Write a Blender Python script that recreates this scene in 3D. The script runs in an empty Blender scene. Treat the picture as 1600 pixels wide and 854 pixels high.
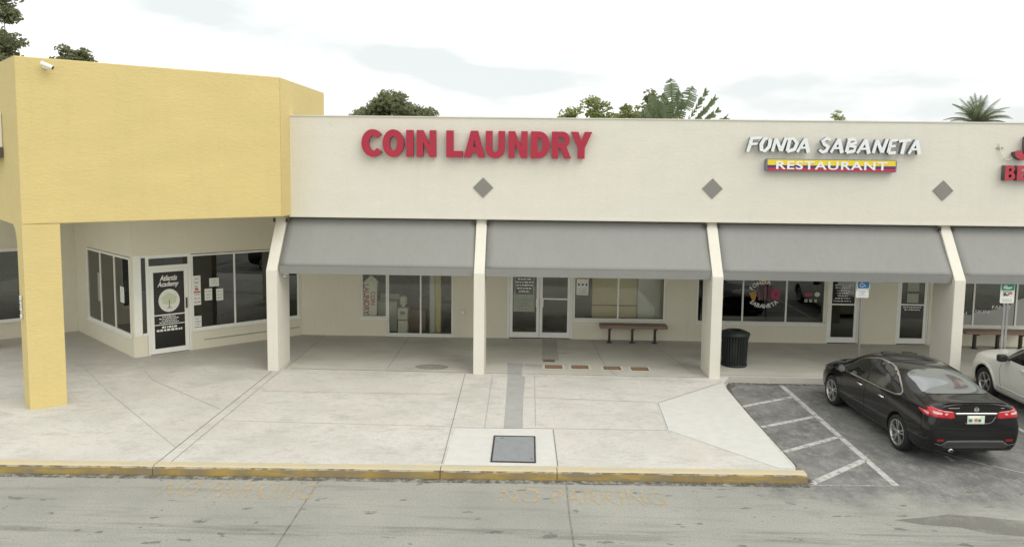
import bpy, bmesh, math, random
from math import sin, cos, pi, radians as R, sqrt
from mathutils import Vector, Matrix, noise
from mathutils.bvhtree import BVHTree
from mathutils.geometry import delaunay_2d_cdt

S = bpy.context.scene
C = S.collection
random.seed(7)

# ------------------------------------------------------------------ camera
CAMZ = 5.2
pitch = math.atan(110.5 / 1200); yaw = math.atan(26 / 1200 * cos(pitch)); roll = 0.0117
fw = Vector((-sin(yaw) * cos(pitch), cos(yaw) * cos(pitch), -sin(pitch)))
r0 = Vector((cos(yaw), sin(yaw), 0)); u0 = r0.cross(fw)
rr = r0 * cos(roll) + u0 * sin(roll); uu = -r0 * sin(roll) + u0 * cos(roll)
cd = bpy.data.cameras.new('camera'); cam = bpy.data.objects.new('camera', cd); C.objects.link(cam)
M = Matrix((rr, uu, -fw)).transposed().to_4x4(); M.translation = (0, 0, CAMZ)
cam.matrix_world = M
cd.sensor_width = 36; cd.lens = 27.0; cd.shift_y = -57 / 1600; cd.clip_start = 0.1; cd.clip_end = 3000
S.camera = cam

# ------------------------------------------------------------------ world, sun, exposure
w = bpy.data.worlds.new('World'); S.world = w; w.use_nodes = True
nt = w.node_tree; nt.nodes.clear()
def N(t, ty, **k):
    n = t.nodes.new(ty)
    for a, b in k.items(): setattr(n, a, b)
    return n
SUN_EL, SUN_AZ = R(48), R(130)            # behind and to the right of the camera, high
out = N(nt, 'ShaderNodeOutputWorld'); mixs = N(nt, 'ShaderNodeMixShader')
sky = N(nt, 'ShaderNodeTexSky', sky_type='NISHITA', sun_disc=False, sun_elevation=SUN_EL, sun_rotation=SUN_AZ)
b1 = N(nt, 'ShaderNodeBackground'); b1.inputs[1].default_value = 0.10
nt.links.new(sky.outputs[0], b1.inputs[0])
tc = N(nt, 'ShaderNodeTexCoord'); mp = N(nt, 'ShaderNodeMapping'); mp.inputs['Scale'].default_value = (1.0, 1.0, 3.4)
mp.inputs['Location'].default_value = (0.35, 0.1, 0.55)
nz = N(nt, 'ShaderNodeTexNoise'); nz.inputs['Scale'].default_value = 3.0; nz.inputs['Detail'].default_value = 5; nz.inputs['Roughness'].default_value = .5
cr = N(nt, 'ShaderNodeValToRGB')
cr.color_ramp.elements[0].position = .33; cr.color_ramp.elements[0].color = (.69, .72, .71, 1)
cr.color_ramp.elements[1].position = .535; cr.color_ramp.elements[1].color = (1.05, 1.04, 1.015, 1)
nt.links.new(tc.outputs['Generated'], mp.inputs[0]); nt.links.new(mp.outputs[0], nz.inputs[0]); 
lastv = nz.outputs[0]
# a few broad grey cloud banks at fixed bearings in the sky
for c_, s_, k_ in [((-.34, .93, .178), (.20, .2, .045), .20), ((-.16, .98, .133), (.10, .2, .022), .20), ((-.06, .99, .110), (.12, .2, .018), .20), ((.46, .88, .11), (.12, .2, .020), .10), ((.75, .6, .25), (.3, .3, .08), .12), ((-.7, .3, .5), (.4, .4, .15), .12), ((.2, -.9, .3), (.6, .4, .1), .12)]:
    vm = N(nt, 'ShaderNodeVectorMath', operation='SUBTRACT'); vm.inputs[1].default_value = c_; nt.links.new(tc.outputs['Generated'], vm.inputs[0])
    vd = N(nt, 'ShaderNodeVectorMath', operation='DIVIDE'); vd.inputs[1].default_value = s_; nt.links.new(vm.outputs[0], vd.inputs[0])
    vl = N(nt, 'ShaderNodeVectorMath', operation='LENGTH'); nt.links.new(vd.outputs[0], vl.inputs[0])
    mr_ = N(nt, 'ShaderNodeMapRange', interpolation_type='SMOOTHSTEP'); mr_.inputs[1].default_value = 0; mr_.inputs[2].default_value = 1.3; mr_.inputs[3].default_value = k_; mr_.inputs[4].default_value = 0
    nt.links.new(vl.outputs['Value'], mr_.inputs[0]); sb = N(nt, 'ShaderNodeMath', operation='SUBTRACT'); nt.links.new(lastv, sb.inputs[0]); nt.links.new(mr_.outputs[0], sb.inputs[1]); lastv = sb.outputs[0]
nt.links.new(lastv, cr.inputs[0])
b2 = N(nt, 'ShaderNodeBackground'); b2.inputs[1].default_value = 0.98; nt.links.new(cr.outputs[0], b2.inputs[0])
mixs.inputs[0].default_value = .93
nt.links.new(b1.outputs[0], mixs.inputs[1]); nt.links.new(b2.outputs[0], mixs.inputs[2]); nt.links.new(mixs.outputs[0], out.inputs[0])
sl = bpy.data.lights.new('sun', 'SUN'); sl.energy = 1.2; sl.angle = R(50); sl.color = (1, .95, .86)
so = bpy.data.objects.new('sun', sl); C.objects.link(so)
so.rotation_euler = Vector((sin(SUN_AZ) * cos(SUN_EL), cos(SUN_AZ) * cos(SUN_EL), sin(SUN_EL))).to_track_quat('Z', 'Y').to_euler()
S.view_settings.view_transform = 'Standard'; S.view_settings.look = 'None'
S.view_settings.exposure = 0.42; S.view_settings.gamma = 1
S.view_settings.use_curve_mapping = False

# ------------------------------------------------------------------ materials
def lin(c):
    return tuple(((v / 255) / 12.92 if v / 255 < .04045 else ((v / 255 + .055) / 1.055) ** 2.4) for v in c)
MATS = {}
def mat(name, col, rough=.7, metal=0, var=0.0, vscale=3, bump=0, bscale=60, spec=.5, coat=0, col2=None, stretch=(1, 1, 1), ior=None, fine=0.0, thr=None, streak=0):
    """plain procedural material: base colour, a second colour mixed in by noise, a fine bump"""
    m = bpy.data.materials.new(name); m.use_nodes = True; t = m.node_tree; p = t.nodes['Principled BSDF']
    p.inputs['Roughness'].default_value = rough; p.inputs['Metallic'].default_value = metal
    p.inputs['Specular IOR Level'].default_value = spec; p.inputs['Coat Weight'].default_value = coat
    p.inputs['Coat Roughness'].default_value = .04
    if ior: p.inputs['IOR'].default_value = ior
    p.inputs['Base Color'].default_value = (*col, 1)
    if var or col2 or bump or fine:
        g = N(t, 'ShaderNodeTexCoord'); mpn = N(t, 'ShaderNodeMapping'); mpn.inputs['Scale'].default_value = stretch
        t.links.new(g.outputs['Object'], mpn.inputs[0])
    if var or col2:
        n = N(t, 'ShaderNodeTexNoise'); n.inputs['Scale'].default_value = vscale; n.inputs['Detail'].default_value = 7; n.inputs['Roughness'].default_value = .62
        t.links.new(mpn.outputs[0], n.inputs[0])
        ramp = N(t, 'ShaderNodeValToRGB')
        a, b = thr or (.3, .7)
        ramp.color_ramp.elements[0].position = a; ramp.color_ramp.elements[1].position = b
        c2 = col2 or tuple(v * (1 - var) for v in col)
        ramp.color_ramp.elements[0].color = (*c2, 1); ramp.color_ramp.elements[1].color = (*col, 1)
        t.links.new(n.outputs[0], ramp.inputs[0]); last = ramp.outputs[0]
        if fine:
            n2 = N(t, 'ShaderNodeTexNoise'); n2.inputs['Scale'].default_value = vscale * 14; n2.inputs['Detail'].default_value = 3
            t.links.new(mpn.outputs[0], n2.inputs[0])
            mr = N(t, 'ShaderNodeMapRange'); mr.inputs[1].default_value = .3; mr.inputs[2].default_value = .7
            mr.inputs[3].default_value = 1 - fine; mr.inputs[4].default_value = 1 + fine * .5
            t.links.new(n2.outputs[0], mr.inputs[0])
            mx = N(t, 'ShaderNodeVectorMath', operation='SCALE'); t.links.new(last, mx.inputs[0]); t.links.new(mr.outputs[0], mx.inputs['Scale']); last = mx.outputs[0]
        t.links.new(last, p.inputs['Base Color'])
    if streak:
        m3 = N(t, 'ShaderNodeMapping'); m3.inputs['Scale'].default_value = (2.2, 2.2, .22); t.links.new(g.outputs['Object'], m3.inputs[0])
        n3 = N(t, 'ShaderNodeTexNoise'); n3.inputs['Scale'].default_value = 2.2; n3.inputs['Detail'].default_value = 8; n3.inputs['Roughness'].default_value = .7; t.links.new(m3.outputs[0], n3.inputs[0])
        r3 = N(t, 'ShaderNodeMapRange'); r3.inputs[1].default_value = .50; r3.inputs[2].default_value = .72; r3.inputs[3].default_value = 1; r3.inputs[4].default_value = 1 - streak; t.links.new(n3.outputs[0], r3.inputs[0])
        x3 = N(t, 'ShaderNodeVectorMath', operation='SCALE'); t.links.new(last, x3.inputs[0]); t.links.new(r3.outputs[0], x3.inputs['Scale']); t.links.new(x3.outputs[0], p.inputs['Base Color'])
    if bump:
        nb = N(t, 'ShaderNodeTexNoise'); nb.inputs['Scale'].default_value = bscale; nb.inputs['Detail'].default_value = 4
        t.links.new(mpn.outputs[0], nb.inputs[0])
        bp = N(t, 'ShaderNodeBump'); bp.inputs['Strength'].default_value = bump; bp.inputs['Distance'].default_value = .02
        t.links.new(nb.outputs[0], bp.inputs['Height']); t.links.new(bp.outputs[0], p.inputs['Normal'])
    MATS[name] = m
    return m

mat('stucco_cream', (.71, .69, .60), .85, var=.05, streak=.035, vscale=1.2, bump=.2, bscale=9, stretch=(1, 1, 2.6), fine=.02)
mat('stucco_wall', (.75, .715, .575), .85, streak=.03, var=.06, vscale=.8, bump=.15, bscale=40, fine=.02)
mat('stucco_yellow', (.64, .52, .225), .85, var=.07, streak=.035, vscale=.8, bump=.4, bscale=9, stretch=(1, 1, 2.6), fine=.02)
mat('awning_fabric', (.27, .275, .258), .8, streak=.05, var=.06, vscale=.9, bump=.06, bscale=200, stretch=(1.6, 1, .35), fine=.03)
mat('white_frame', (.85, .86, .79), .4, var=.08, vscale=4)
mat('alu_frame', (.62, .62, .57), .35, var=.08, vscale=4)
mat('tile_grey', (.24, .235, .21), .7, var=.1)
mat('roofing', (.35, .35, .34), .9, var=.3, vscale=2)
mat('ceiling_white', (.78, .75, .68), .9)
mat('sign_red', (.40, .007, .035), .35, var=.12, vscale=2, coat=.2)
mat('sign_red_faded', (.50, .045, .07), .5, var=.25, vscale=6)
mat('sign_side_dark', (.10, .085, .075), .6)
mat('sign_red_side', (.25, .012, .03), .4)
mat('sign_white', (.80, .83, .83), .35, var=.05)
mat('sign_side_blue', (.16, .19, .23), .5)
mat('flag_yellow', (.78, .60, .02), .4); mat('flag_blue', (.06, .03, .16), .4); mat('flag_red', (.50, .02, .05), .4)
mat('text_white', (.80, .80, .76), .6)
mat('text_grey', (.35, .36, .34), .6)
mat('text_dark', (.08, .08, .08), .6)
mat('paper', (.80, .81, .74), .8, var=.12, vscale=12)
mat('paper_dim', (.40, .42, .34), .8, var=.2, vscale=6)
mat('ink_red', (.45, .03, .04), .6); mat('ink_blue', (.12, .25, .35), .6)
mat('ink_teal', (.25, .36, .36), .7)
mat('black_film', (.012, .012, .011), .12)
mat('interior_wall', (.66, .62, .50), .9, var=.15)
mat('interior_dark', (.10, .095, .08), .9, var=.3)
mat('interior_floor', (.34, .32, .26), .5, var=.2)
mat('interior_yellow', (.78, .70, .40), .8, var=.10, vscale=1)
mat('interior_white', (.76, .80, .74), .6, var=.08)
mat('wood_brown', (.28, .185, .14), .6, var=.25, vscale=3, stretch=(.3, 3, 3))
mat('metal_dark', (.035, .03, .025), .5, var=.2)
mat('metal_grey', (.36, .36, .36), .4, metal=.7, var=.15, vscale=8)
mat('can_green', (.014, .021, .020), .45, var=.3, vscale=6)
mat('rust', (.33, .19, .11), .8, var=.4, vscale=20, bump=.2)
mat('steel_plate', (.27, .29, .30), .6, var=.18, vscale=6, bump=.3, bscale=120)
mat('concrete_new', (.60, .60, .56), .85, var=.10, vscale=5, bump=.1, bscale=90, fine=.04)
mat('concrete_ring', (.62, .60, .52), .85, var=.2, vscale=5)
mat('patch_grey', (.38, .385, .37), .85, var=.15, vscale=4, fine=.05)
mat('patch_dark', (.40, .39, .34), .85, var=.2, vscale=4, fine=.05)
mat('stain_dark', (.32, .31, .26), .85, var=.3, vscale=8)
mat('joint', (.27, .26, .225), .95, var=.5, vscale=7)
mat('joint_faint', (.40, .39, .34), .95, var=.3, vscale=7)
mat('car_black', (.004, .004, .005), .14, coat=.35, spec=.4)
mat('car_white', (.74, .74, .68), .3, coat=.8, var=.03)
mat('car_glass', (.012, .015, .015), .05, spec=.9, ior=1.6)
mat('car_glass_rear', (.10, .12, .12), .06, spec=1, ior=2.1)
mat('plastic_black', (.02, .02, .02), .55)
mat('seam', (.001, .001, .001), .9)
mat('chrome', (.75, .75, .75), .12, metal=1)
mat('chrome_dull', (.55, .55, .54), .3, metal=1)
mat('lamp_red', (.50, .004, .02), .1, coat=1)
mat('lamp_clear', (.72, .50, .48), .15, coat=1)
mat('lamp_white', (.6, .62, .62), .1, coat=1)
mat('reflector_red', (.22, .01, .015), .2)
mat('tyre', (.018, .018, .018), .85, var=.3, vscale=20)
mat('rim_silver', (.50, .50, .49), .3, metal=.8)
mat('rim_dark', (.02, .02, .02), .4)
mat('plate_white', (.68, .72, .62), .5)
mat('ink_green', (.05, .2, .1), .6); mat('ink_orange', (.6, .2, .03), .6)
mat('sign_blue', (.015, .20, .45), .4); mat('sign_green', (.02, .33, .20), .4)
mat('sign_plate', (.76, .76, .70), .5)
mat('bark', (.16, .125, .09), .9, var=.4, vscale=5, bump=.4)
def leafmat(name, a, b):
    m = mat(name, a, .8, spec=.1, col2=b, vscale=1.3, fine=.25); t = m.node_tree; p = t.nodes['Principled BSDF']
    src = p.inputs['Base Color'].links[0].from_socket
    tr = N(t, 'ShaderNodeBsdfTranslucent'); t.links.new(src, tr.inputs[0]); mx = N(t, 'ShaderNodeMixShader'); mx.inputs[0].default_value = .6
    o = [n for n in t.nodes if n.type == 'OUTPUT_MATERIAL'][0]
    t.links.new(p.outputs[0], mx.inputs[1]); t.links.new(tr.outputs[0], mx.inputs[2]); t.links.new(mx.outputs[0], o.inputs[0])
    return m
leafmat('leaf_olive', (.33, .35, .21), (.22, .25, .13))
leafmat('leaf_light', (.40, .44, .20), (.27, .31, .13))
leafmat('leaf_palm', (.24, .27, .17), (.17, .20, .11))
leafmat('leaf_fan', (.24, .30, .17), (.17, .22, .12))
mat('emblem_cream', (.78, .79, .70), .6, var=.08)
mat('emblem_green', (.56, .62, .45), .6)
mat('emblem_pink', (.35, .05, .12), .6); mat('emblem_gold', (.45, .24, .05), .6); mat('emblem_brown', (.14, .06, .05), .6); mat('emblem_mauve', (.16, .11, .14), .6)

def glass(name, tint=(.62, .64, .58), refl=.10):
    m = bpy.data.materials.new(name); m.use_nodes = True; t = m.node_tree; t.nodes.clear()
    o = N(t, 'ShaderNodeOutputMaterial'); mx = N(t, 'ShaderNodeMixShader'); tr = N(t, 'ShaderNodeBsdfTransparent'); gl = N(t, 'ShaderNodeBsdfGlossy')
    tr.inputs[0].default_value = (*tint, 1); gl.inputs['Roughness'].default_value = .01; gl.inputs[0].default_value = (.95, .97, .95, 1)
    f = N(t, 'ShaderNodeFresnel'); f.inputs[0].default_value = 1.5
    a = N(t, 'ShaderNodeMath', operation='ADD'); a.inputs[1].default_value = refl; t.links.new(f.outputs[0], a.inputs[0])
    t.links.new(a.outputs[0], mx.inputs[0]); t.links.new(tr.outputs[0], mx.inputs[1]); t.links.new(gl.outputs[0], mx.inputs[2]); t.links.new(mx.outputs[0], o.inputs[0])
    MATS[name] = m
glass('glass_clear', (.92, .92, .88), .015)
glass('glass_dark', (.22, .23, .20), .05)

def ground_mat():
    """one sheet of ground: pale worn road in front, darker asphalt in the parking bays"""
    m = bpy.data.materials.new('asphalt'); m.use_nodes = True; t = m.node_tree; p = t.nodes['Principled BSDF']; L = t.links.new
    g = N(t, 'ShaderNodeTexCoord')
    def noise_(sc, det=6, st=(1, 1, 1), ro=.6, loc=(0, 0, 0)):
        mpn = N(t, 'ShaderNodeMapping'); mpn.inputs['Scale'].default_value = st; mpn.inputs['Location'].default_value = loc; L(g.outputs['Object'], mpn.inputs[0])
        n = N(t, 'ShaderNodeTexNoise'); n.inputs['Scale'].default_value = sc; n.inputs['Detail'].default_value = det; n.inputs['Roughness'].default_value = ro
        L(mpn.outputs[0], n.inputs[0]); return n.outputs[0]
    def rng(x, a, b, c=0, d=1):
        r = N(t, 'ShaderNodeMapRange'); r.inputs[1].default_value = a; r.inputs[2].default_value = b; r.inputs[3].default_value = c; r.inputs[4].default_value = d; L(x, r.inputs[0]); return r.outputs[0]
    def mix(f, a, b):
        x = N(t, 'ShaderNodeMix', data_type='RGBA')
        (L(f, x.inputs[0]) if hasattr(f, 'links') else None)
        for i, v in ((6, a), (7, b)):
            if isinstance(v, tuple): x.inputs[i].default_value = (*v, 1)
            else: L(v, x.inputs[i])
        return x.outputs[2]
    def math_(op, a, b):
        x = N(t, 'ShaderNodeMath', operation=op)
        for i, v in ((0, a), (1, b)):
            if isinstance(v, (int, float)): x.inputs[i].default_value = v
            else: L(v, x.inputs[i])
        return x.outputs[0]
    base = mix(rng(noise_(.5), .35, .65), (.275, .275, .246), (.33, .33, .292))
    base = mix(rng(noise_(2.0, 10, (.22, 2.2, 1), .7), .52, .68), base, (.235, .235, .21))
    base = mix(rng(noise_(7, 8, (.7, 1.2, 1), .7, (8, 8, 0)), .60, .70), base, (.21, .21, .19))       # tyre-direction streaks
    base = mix(rng(noise_(3.2, 3, (.8, 1.5, 1), .5, (3, 1, 0)), .655, .675), base, (.17, .17, .155))     # dark spots
    lot = mix(rng(noise_(1.1, 8), .38, .66), (.12, .122, .118), (.20, .20, .188))
    lot = mix(rng(noise_(4, 12, (1, .7, 1), .85, (5, 0, 0)), .47, .62), lot, (.27, .27, .25))
    lot = mix(rng(noise_(6, 12, (1, .8, 1), .85, (1, 6, 0)), .54, .68), lot, (.10, .102, .10))
    sx = N(t, 'ShaderNodeSeparateXYZ'); L(g.outputs['Object'], sx.inputs[0])
    wob = rng(noise_(1.4, 6, (1, 1, 1), .65), .2, .8, -.9, .9)
    f1 = rng(math_('ADD', sx.outputs[1], wob), 11.4, 12.4)
    f2 = rng(math_('ADD', sx.outputs[0], rng(noise_(3), .3, .7, -.3, .3)), 3.4, 4.3)
    f = math_('MULTIPLY', f1, f2)
    col = mix(f, base, lot)
    fi = rng(noise_(38, 5, (1, 1, 1), .75), .3, .7, .72, 1.25)
    sc = N(t, 'ShaderNodeVectorMath', operation='SCALE'); L(col, sc.inputs[0]); L(fi, sc.inputs['Scale'])
    L(sc.outputs[0], p.inputs['Base Color']); p.inputs['Roughness'].default_value = .88
    bp = N(t, 'ShaderNodeBump'); bp.inputs['Strength'].default_value = .35; bp.inputs['Distance'].default_value = .01
    L(noise_(90, 3), bp.inputs['Height']); L(bp.outputs[0], p.inputs['Normal'])
    MATS['asphalt'] = m
    # sidewalk concrete
    m = bpy.data.materials.new('concrete'); m.use_nodes = True; t = m.node_tree; p = t.nodes['Principled BSDF']; L = t.links.new
    g = N(t, 'ShaderNodeTexCoord'); sx = N(t, 'ShaderNodeSeparateXYZ'); L(g.outputs['Object'], sx.inputs[0])
    base = mix(rng(noise_(.7, 8), .35, .65), (.50, .495, .45), (.585, .58, .535))
    base = mix(rng(noise_(2.8, 12, (.8, 1.4, 1), .78, (2, 7, 0)), .50, .66), base, (.43, .42, .38))
    base = mix(rng(noise_(9, 8, (.7, 1.3, 1), .75, (6, 1, 0)), .56, .70), base, (.40, .385, .345))
    base = mix(rng(noise_(.9, 6, (.6, 1, 1), .6, (9, 2, 0)), .60, .78), base, (.41, .40, .36))
    base = mix(rng(noise_(5.5, 9, (.5, 1.6, 1), .78, (4, 4, 0)), .60, .70), base, (.375, .365, .325))
    base = mix(rng(noise_(14, 10, (.6, 1.3, 1), .8, (2, 3, 0)), .55, .66), base, (.40, .37, .33))
    pink = rng(noise_(.8, 5, (1, 1, 1), .6, (0, 5, 0)), .5, .8, 0, .5)
    base = mix(pink, base, (.60, .54, .475))
    # smoother grey slab under the arcade
    arc = mix(rng(noise_(1.1, 8, (.6, 1, 1)), .35, .7), (.43, .42, .365), (.54, .53, .475))
    arc = mix(rng(noise_(2.2, 8, (.7, 1.2, 1), .6, (1, 1, 0)), .60, .72), arc, (.37, .36, .30))
    fy = rng(sx.outputs[1], 18.44, 18.47)
    fx = rng(sx.outputs[0], -6.0, -5.98)
    f = math_('MULTIPLY', fy, fx)
    col = mix(f, base, arc)
    # in front of the angled shop the concrete turns darker towards the back
    d1 = math_('MULTIPLY', rng(math_('ADD', sx.outputs[1], rng(noise_(1.2, 6), .3, .7, -1.2, 1.2)), 17.2, 19.4), math_('SUBTRACT', 1, fx))
    col = mix(math_('MULTIPLY', d1, .6), col, (.37, .36, .315))
    fi = rng(noise_(45, 4, (1, 1, 1), .7), .3, .7, .88, 1.07)
    sc = N(t, 'ShaderNodeVectorMath', operation='SCALE'); L(col, sc.inputs[0]); L(fi, sc.inputs['Scale'])
    L(sc.outputs[0], p.inputs['Base Color']); p.inputs['Roughness'].default_value = .85
    bp = N(t, 'ShaderNodeBump'); bp.inputs['Strength'].default_value = .2; bp.inputs['Distance'].default_value = .01
    L(noise_(50, 4), bp.inputs['Height']); L(bp.outputs[0], p.inputs['Normal'])
    MATS['concrete'] = m
    # worn paints: paint over what is below, gone in patches
    def worn(name, paint, under, sc, a, b, st=(1, 1, 1), p2=None):
        nonlocal t, g, L, p
        m = bpy.data.materials.new(name); m.use_nodes = True; t = m.node_tree; p = t.nodes['Principled BSDF']; L = t.links.new
        g = N(t, 'ShaderNodeTexCoord')
        pc = mix(rng(noise_(1.5, 6, (1, 1, 1), .6, (3, 3, 3)), .4, .6), paint, p2 or paint)
        c = mix(rng(noise_(sc, 8, st, .7), a, b), pc, under)
        L(c, p.inputs['Base Color']); p.inputs['Roughness'].default_value = .8
        MATS[name] = m
    worn('kerb_top', (.50, .44, .30), (.44, .41, .32), 5, .46, .66, (.6, 2, 1), (.53, .45, .27))
    worn('kerb_face', (.235, .165, .06), (.20, .175, .12), 7, .44, .62, (.35, 1, 2.5), (.36, .25, .06))
    worn('kerb_lip', (.15, .125, .08), (.36, .33, .24), 9, .45, .55, (.5, 1, 1))
    def worn_alpha(name, paint, sc, a, b, mx_=1.0, st=(1, 1, 1)):
        m = bpy.data.materials.new(name); m.use_nodes = True; t = m.node_tree; p = t.nodes['Principled BSDF']
        g = N(t, 'ShaderNodeTexCoord'); n = N(t, 'ShaderNodeTexNoise'); n.inputs['Scale'].default_value = sc; n.inputs['Detail'].default_value = 8; n.inputs['Roughness'].default_value = .7
        q_ = N(t, 'ShaderNodeMapping'); q_.inputs['Scale'].default_value = st; t.links.new(g.outputs['Object'], q_.inputs[0]); t.links.new(q_.outputs[0], n.inputs[0])
        r = N(t, 'ShaderNodeMapRange'); r.inputs[1].default_value = a; r.inputs[2].default_value = b; r.inputs[3].default_value = 0; r.inputs[4].default_value = mx_
        t.links.new(n.outputs[0], r.inputs[0]); t.links.new(r.outputs[0], p.inputs['Alpha'])
        p.inputs['Base Color'].default_value = (*paint, 1); p.inputs['Roughness'].default_value = .8
        MATS[name] = m
    worn_alpha('paint_stencil', (.58, .44, .24), 8, .38, .60, .55)
    worn_alpha('paint_line', (.50, .50, .47), 6, .25, .52, .95)
    worn_alpha('paint_thin', (.50, .50, .46), 6, .40, .60, .8)
    worn_alpha('oil_stain', (.16, .155, .13), 2.2, .20, .50, .42)
    worn_alpha('tyre_band', (.13, .13, .12), 2.5, .46, .70, .32, (.25, 3, 1))
    worn_alpha('crack_mark', (.06, .06, .055), 5, .40, .50, .8)
    worn_alpha('dirt_dark', (.10, .09, .07), 7, .42, .60, .75)
ground_mat()

# ------------------------------------------------------------------ mesh helpers
class MB:
    def __init__(s): s.v = []; s.f = []; s.mi = []
    def add(s, vs, fs, mi=0):
        o = len(s.v); s.v += [tuple(v) for v in vs]; s.f += [tuple(i + o for i in f) for f in fs]; s.mi += [mi] * len(fs); return s
    def box(s, x0, x1, y0, y1, z0, z1, mi=0):
        if x0 > x1: x0, x1 = x1, x0
        vs = [(x0, y0, z0), (x1, y0, z0), (x1, y1, z0), (x0, y1, z0), (x0, y0, z1), (x1, y0, z1), (x1, y1, z1), (x0, y1, z1)]
        return s.add(vs, [(0, 3, 2, 1), (4, 5, 6, 7), (0, 1, 5, 4), (1, 2, 6, 5), (2, 3, 7, 6), (3, 0, 4, 7)], mi)
    def prism(s, poly, z0, z1, mi=0):                 # poly in xy, extruded in z
        n = len(poly); vs = [(x, y, z0) for x, y in poly] + [(x, y, z1) for x, y in poly]
        fs = [tuple(reversed(range(n))), tuple(range(n, 2 * n))] + [(i, (i + 1) % n, n + (i + 1) % n, n + i) for i in range(n)]
        return s.add(vs, fs, mi)
    def prism_y(s, poly, y0, y1, mi=0, mi_side=None):               # poly in xz (ccw seen from -y), extruded in y
        n = len(poly); vs = [(x, y0, z) for x, z in poly] + [(x, y1, z) for x, z in poly]
        s.add(vs, [tuple(range(n)), tuple(reversed(range(n, 2 * n)))], mi)
        o = len(s.v) - 2 * n
        s.f += [(o + (i + 1) % n, o + i, o + n + i, o + n + (i + 1) % n) for i in range(n)]; s.mi += [mi if mi_side is None else mi_side] * n
        return s
    def prism_x(s, poly, x0, x1, mi=0):               # poly in yz
        n = len(poly); vs = [(x0, y, z) for y, z in poly] + [(x1, y, z) for y, z in poly]
        return s.add(vs, [tuple(reversed(range(n))), tuple(range(n, 2 * n))] + [(i, (i + 1) % n, n + (i + 1) % n, n + i) for i in range(n)], mi)
    def sheet(s, poly, z, mi=0): return s.add([(x, y, z) for x, y in poly], [tuple(range(len(poly)))], mi)
    def strip(s, pts, wd, z, mi=0):
        for a, b in zip(pts, pts[1:]):
            d = Vector((b[0] - a[0], b[1] - a[1])); d.normalize(); n = Vector((-d.y, d.x)) * wd / 2
            s.sheet([(a[0] - n.x, a[1] - n.y), (b[0] - n.x, b[1] - n.y), (b[0] + n.x, b[1] + n.y), (a[0] + n.x, a[1] + n.y)], z, mi)
        return s
    def lathe(s, prof, seg=24, mi=0, M=None):         # prof [(r,z)]
        n = len(prof); vs = []
        for k in range(seg):
            a = 2 * pi * k / seg
            vs += [(r_ * cos(a), r_ * sin(a), z) for r_, z in prof]
        if M: vs = [M @ Vector(v) for v in vs]
        fs = []
        for k in range(seg):
            q = (k + 1) % seg
            for i in range(n - 1): fs.append((k * n + i, q * n + i, q * n + i + 1, k * n + i + 1))
        s.add(vs, fs, mi)
        return s
    def cyl(s, c, r_, z0, z1, seg=20, mi=0, r1=None):
        r1 = r_ if r1 is None else r1
        M = Matrix.Translation((c[0], c[1], 0))
        return s.lathe([(0, z0), (r_, z0), (r1, z1), (0, z1)], seg, mi, M)
    def tube(s, pts, rad, seg=8, mi=0):
        pts = [Vector(p) for p in pts]; rads = rad if isinstance(rad, (list, tuple)) else [rad] * len(pts)
        vs = []; prev = None
        for i, p in enumerate(pts):
            d = (pts[min(i + 1, len(pts) - 1)] - pts[max(i - 1, 0)]).normalized()
            a = prev if prev is not None else (Vector((0, 0, 1)) if abs(d.z) < .9 else Vector((1, 0, 0)))
            u = (a - d * a.dot(d)).normalized(); v = d.cross(u); prev = u
            vs += [p + (u * cos(2 * pi * k / seg) + v * sin(2 * pi * k / seg)) * rads[i] for k in range(seg)]
        fs = [(i * seg + k, i * seg + (k + 1) % seg, (i + 1) * seg + (k + 1) % seg, (i + 1) * seg + k) for i in range(len(pts) - 1) for k in range(seg)]
        fs += [tuple(reversed(range(seg))), tuple(range((len(pts) - 1) * seg, len(pts) * seg))]
        return s.add(vs, fs, mi)
    def build(s, name, m, parent=None, frame=None, smooth=False, bevel=0):
        me = bpy.data.meshes.new(name)
        T = None
        if frame is not None:
            T = frame if parent is None else root_matrix(parent).inverted() @ frame
        vs = [T @ Vector(v) for v in s.v] if T is not None else s.v
        me.from_pydata([tuple(v) for v in vs], [], s.f)
        for x in (m if isinstance(m, (list, tuple)) else [m]): me.materials.append(MATS[x])
        for p, i in zip(me.polygons, s.mi): p.material_index = i
        if smooth:
            for p in me.polygons: p.use_smooth = True
        o = bpy.data.objects.new(name, me); C.objects.link(o)
        if parent: o.parent = parent
        if bevel:
            bm = bmesh.new(); bm.from_mesh(me); bmesh.ops.remove_doubles(bm, verts=bm.verts, dist=1e-5); bm.to_mesh(me); bm.free()
            b = o.modifiers.new('bevel', 'BEVEL'); b.width = bevel; b.segments = 2; b.limit_method = 'ANGLE'
        return o
def each(mb, name, m, parent=None, fr=None, **k):
    """one object per piece (every piece is a box of eight vertices)"""
    out = []
    for i in range(0, len(mb.v), 8):
        q = MB(); q.v = mb.v[i:i + 8]; q.f = [tuple(j - i for j in f) for f in mb.f if min(f) >= i and max(f) < i + 8]; q.mi = [0] * len(q.f)
        out.append(q.build(name, m, parent, fr, **k))
    return out
I4 = Matrix.Identity(4)
def root_matrix(o):
    m = o.matrix_basis.copy()
    while o.parent: o = o.parent; m = o.matrix_basis @ m
    return m
def frame(x, y, deg=0, z=0): return Matrix.Translation((x, y, z)) @ Matrix.Rotation(R(deg), 4, 'Z')
def thing(name, label, cat, loc=(0, 0, 0), rz=0, group=None):
    o = bpy.data.objects.new(name, None); C.objects.link(o); o.empty_display_size = .3
    o.matrix_basis = Matrix.Translation(loc) @ Matrix.Rotation(R(rz), 4, 'Z')
    o['label'] = label; o['category'] = cat
    if group: o['group'] = group
    return o
def part(name, parent):            # an Empty that is a part with sub-parts
    o = bpy.data.objects.new(name, None); C.objects.link(o); o.parent = parent; return o
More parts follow.
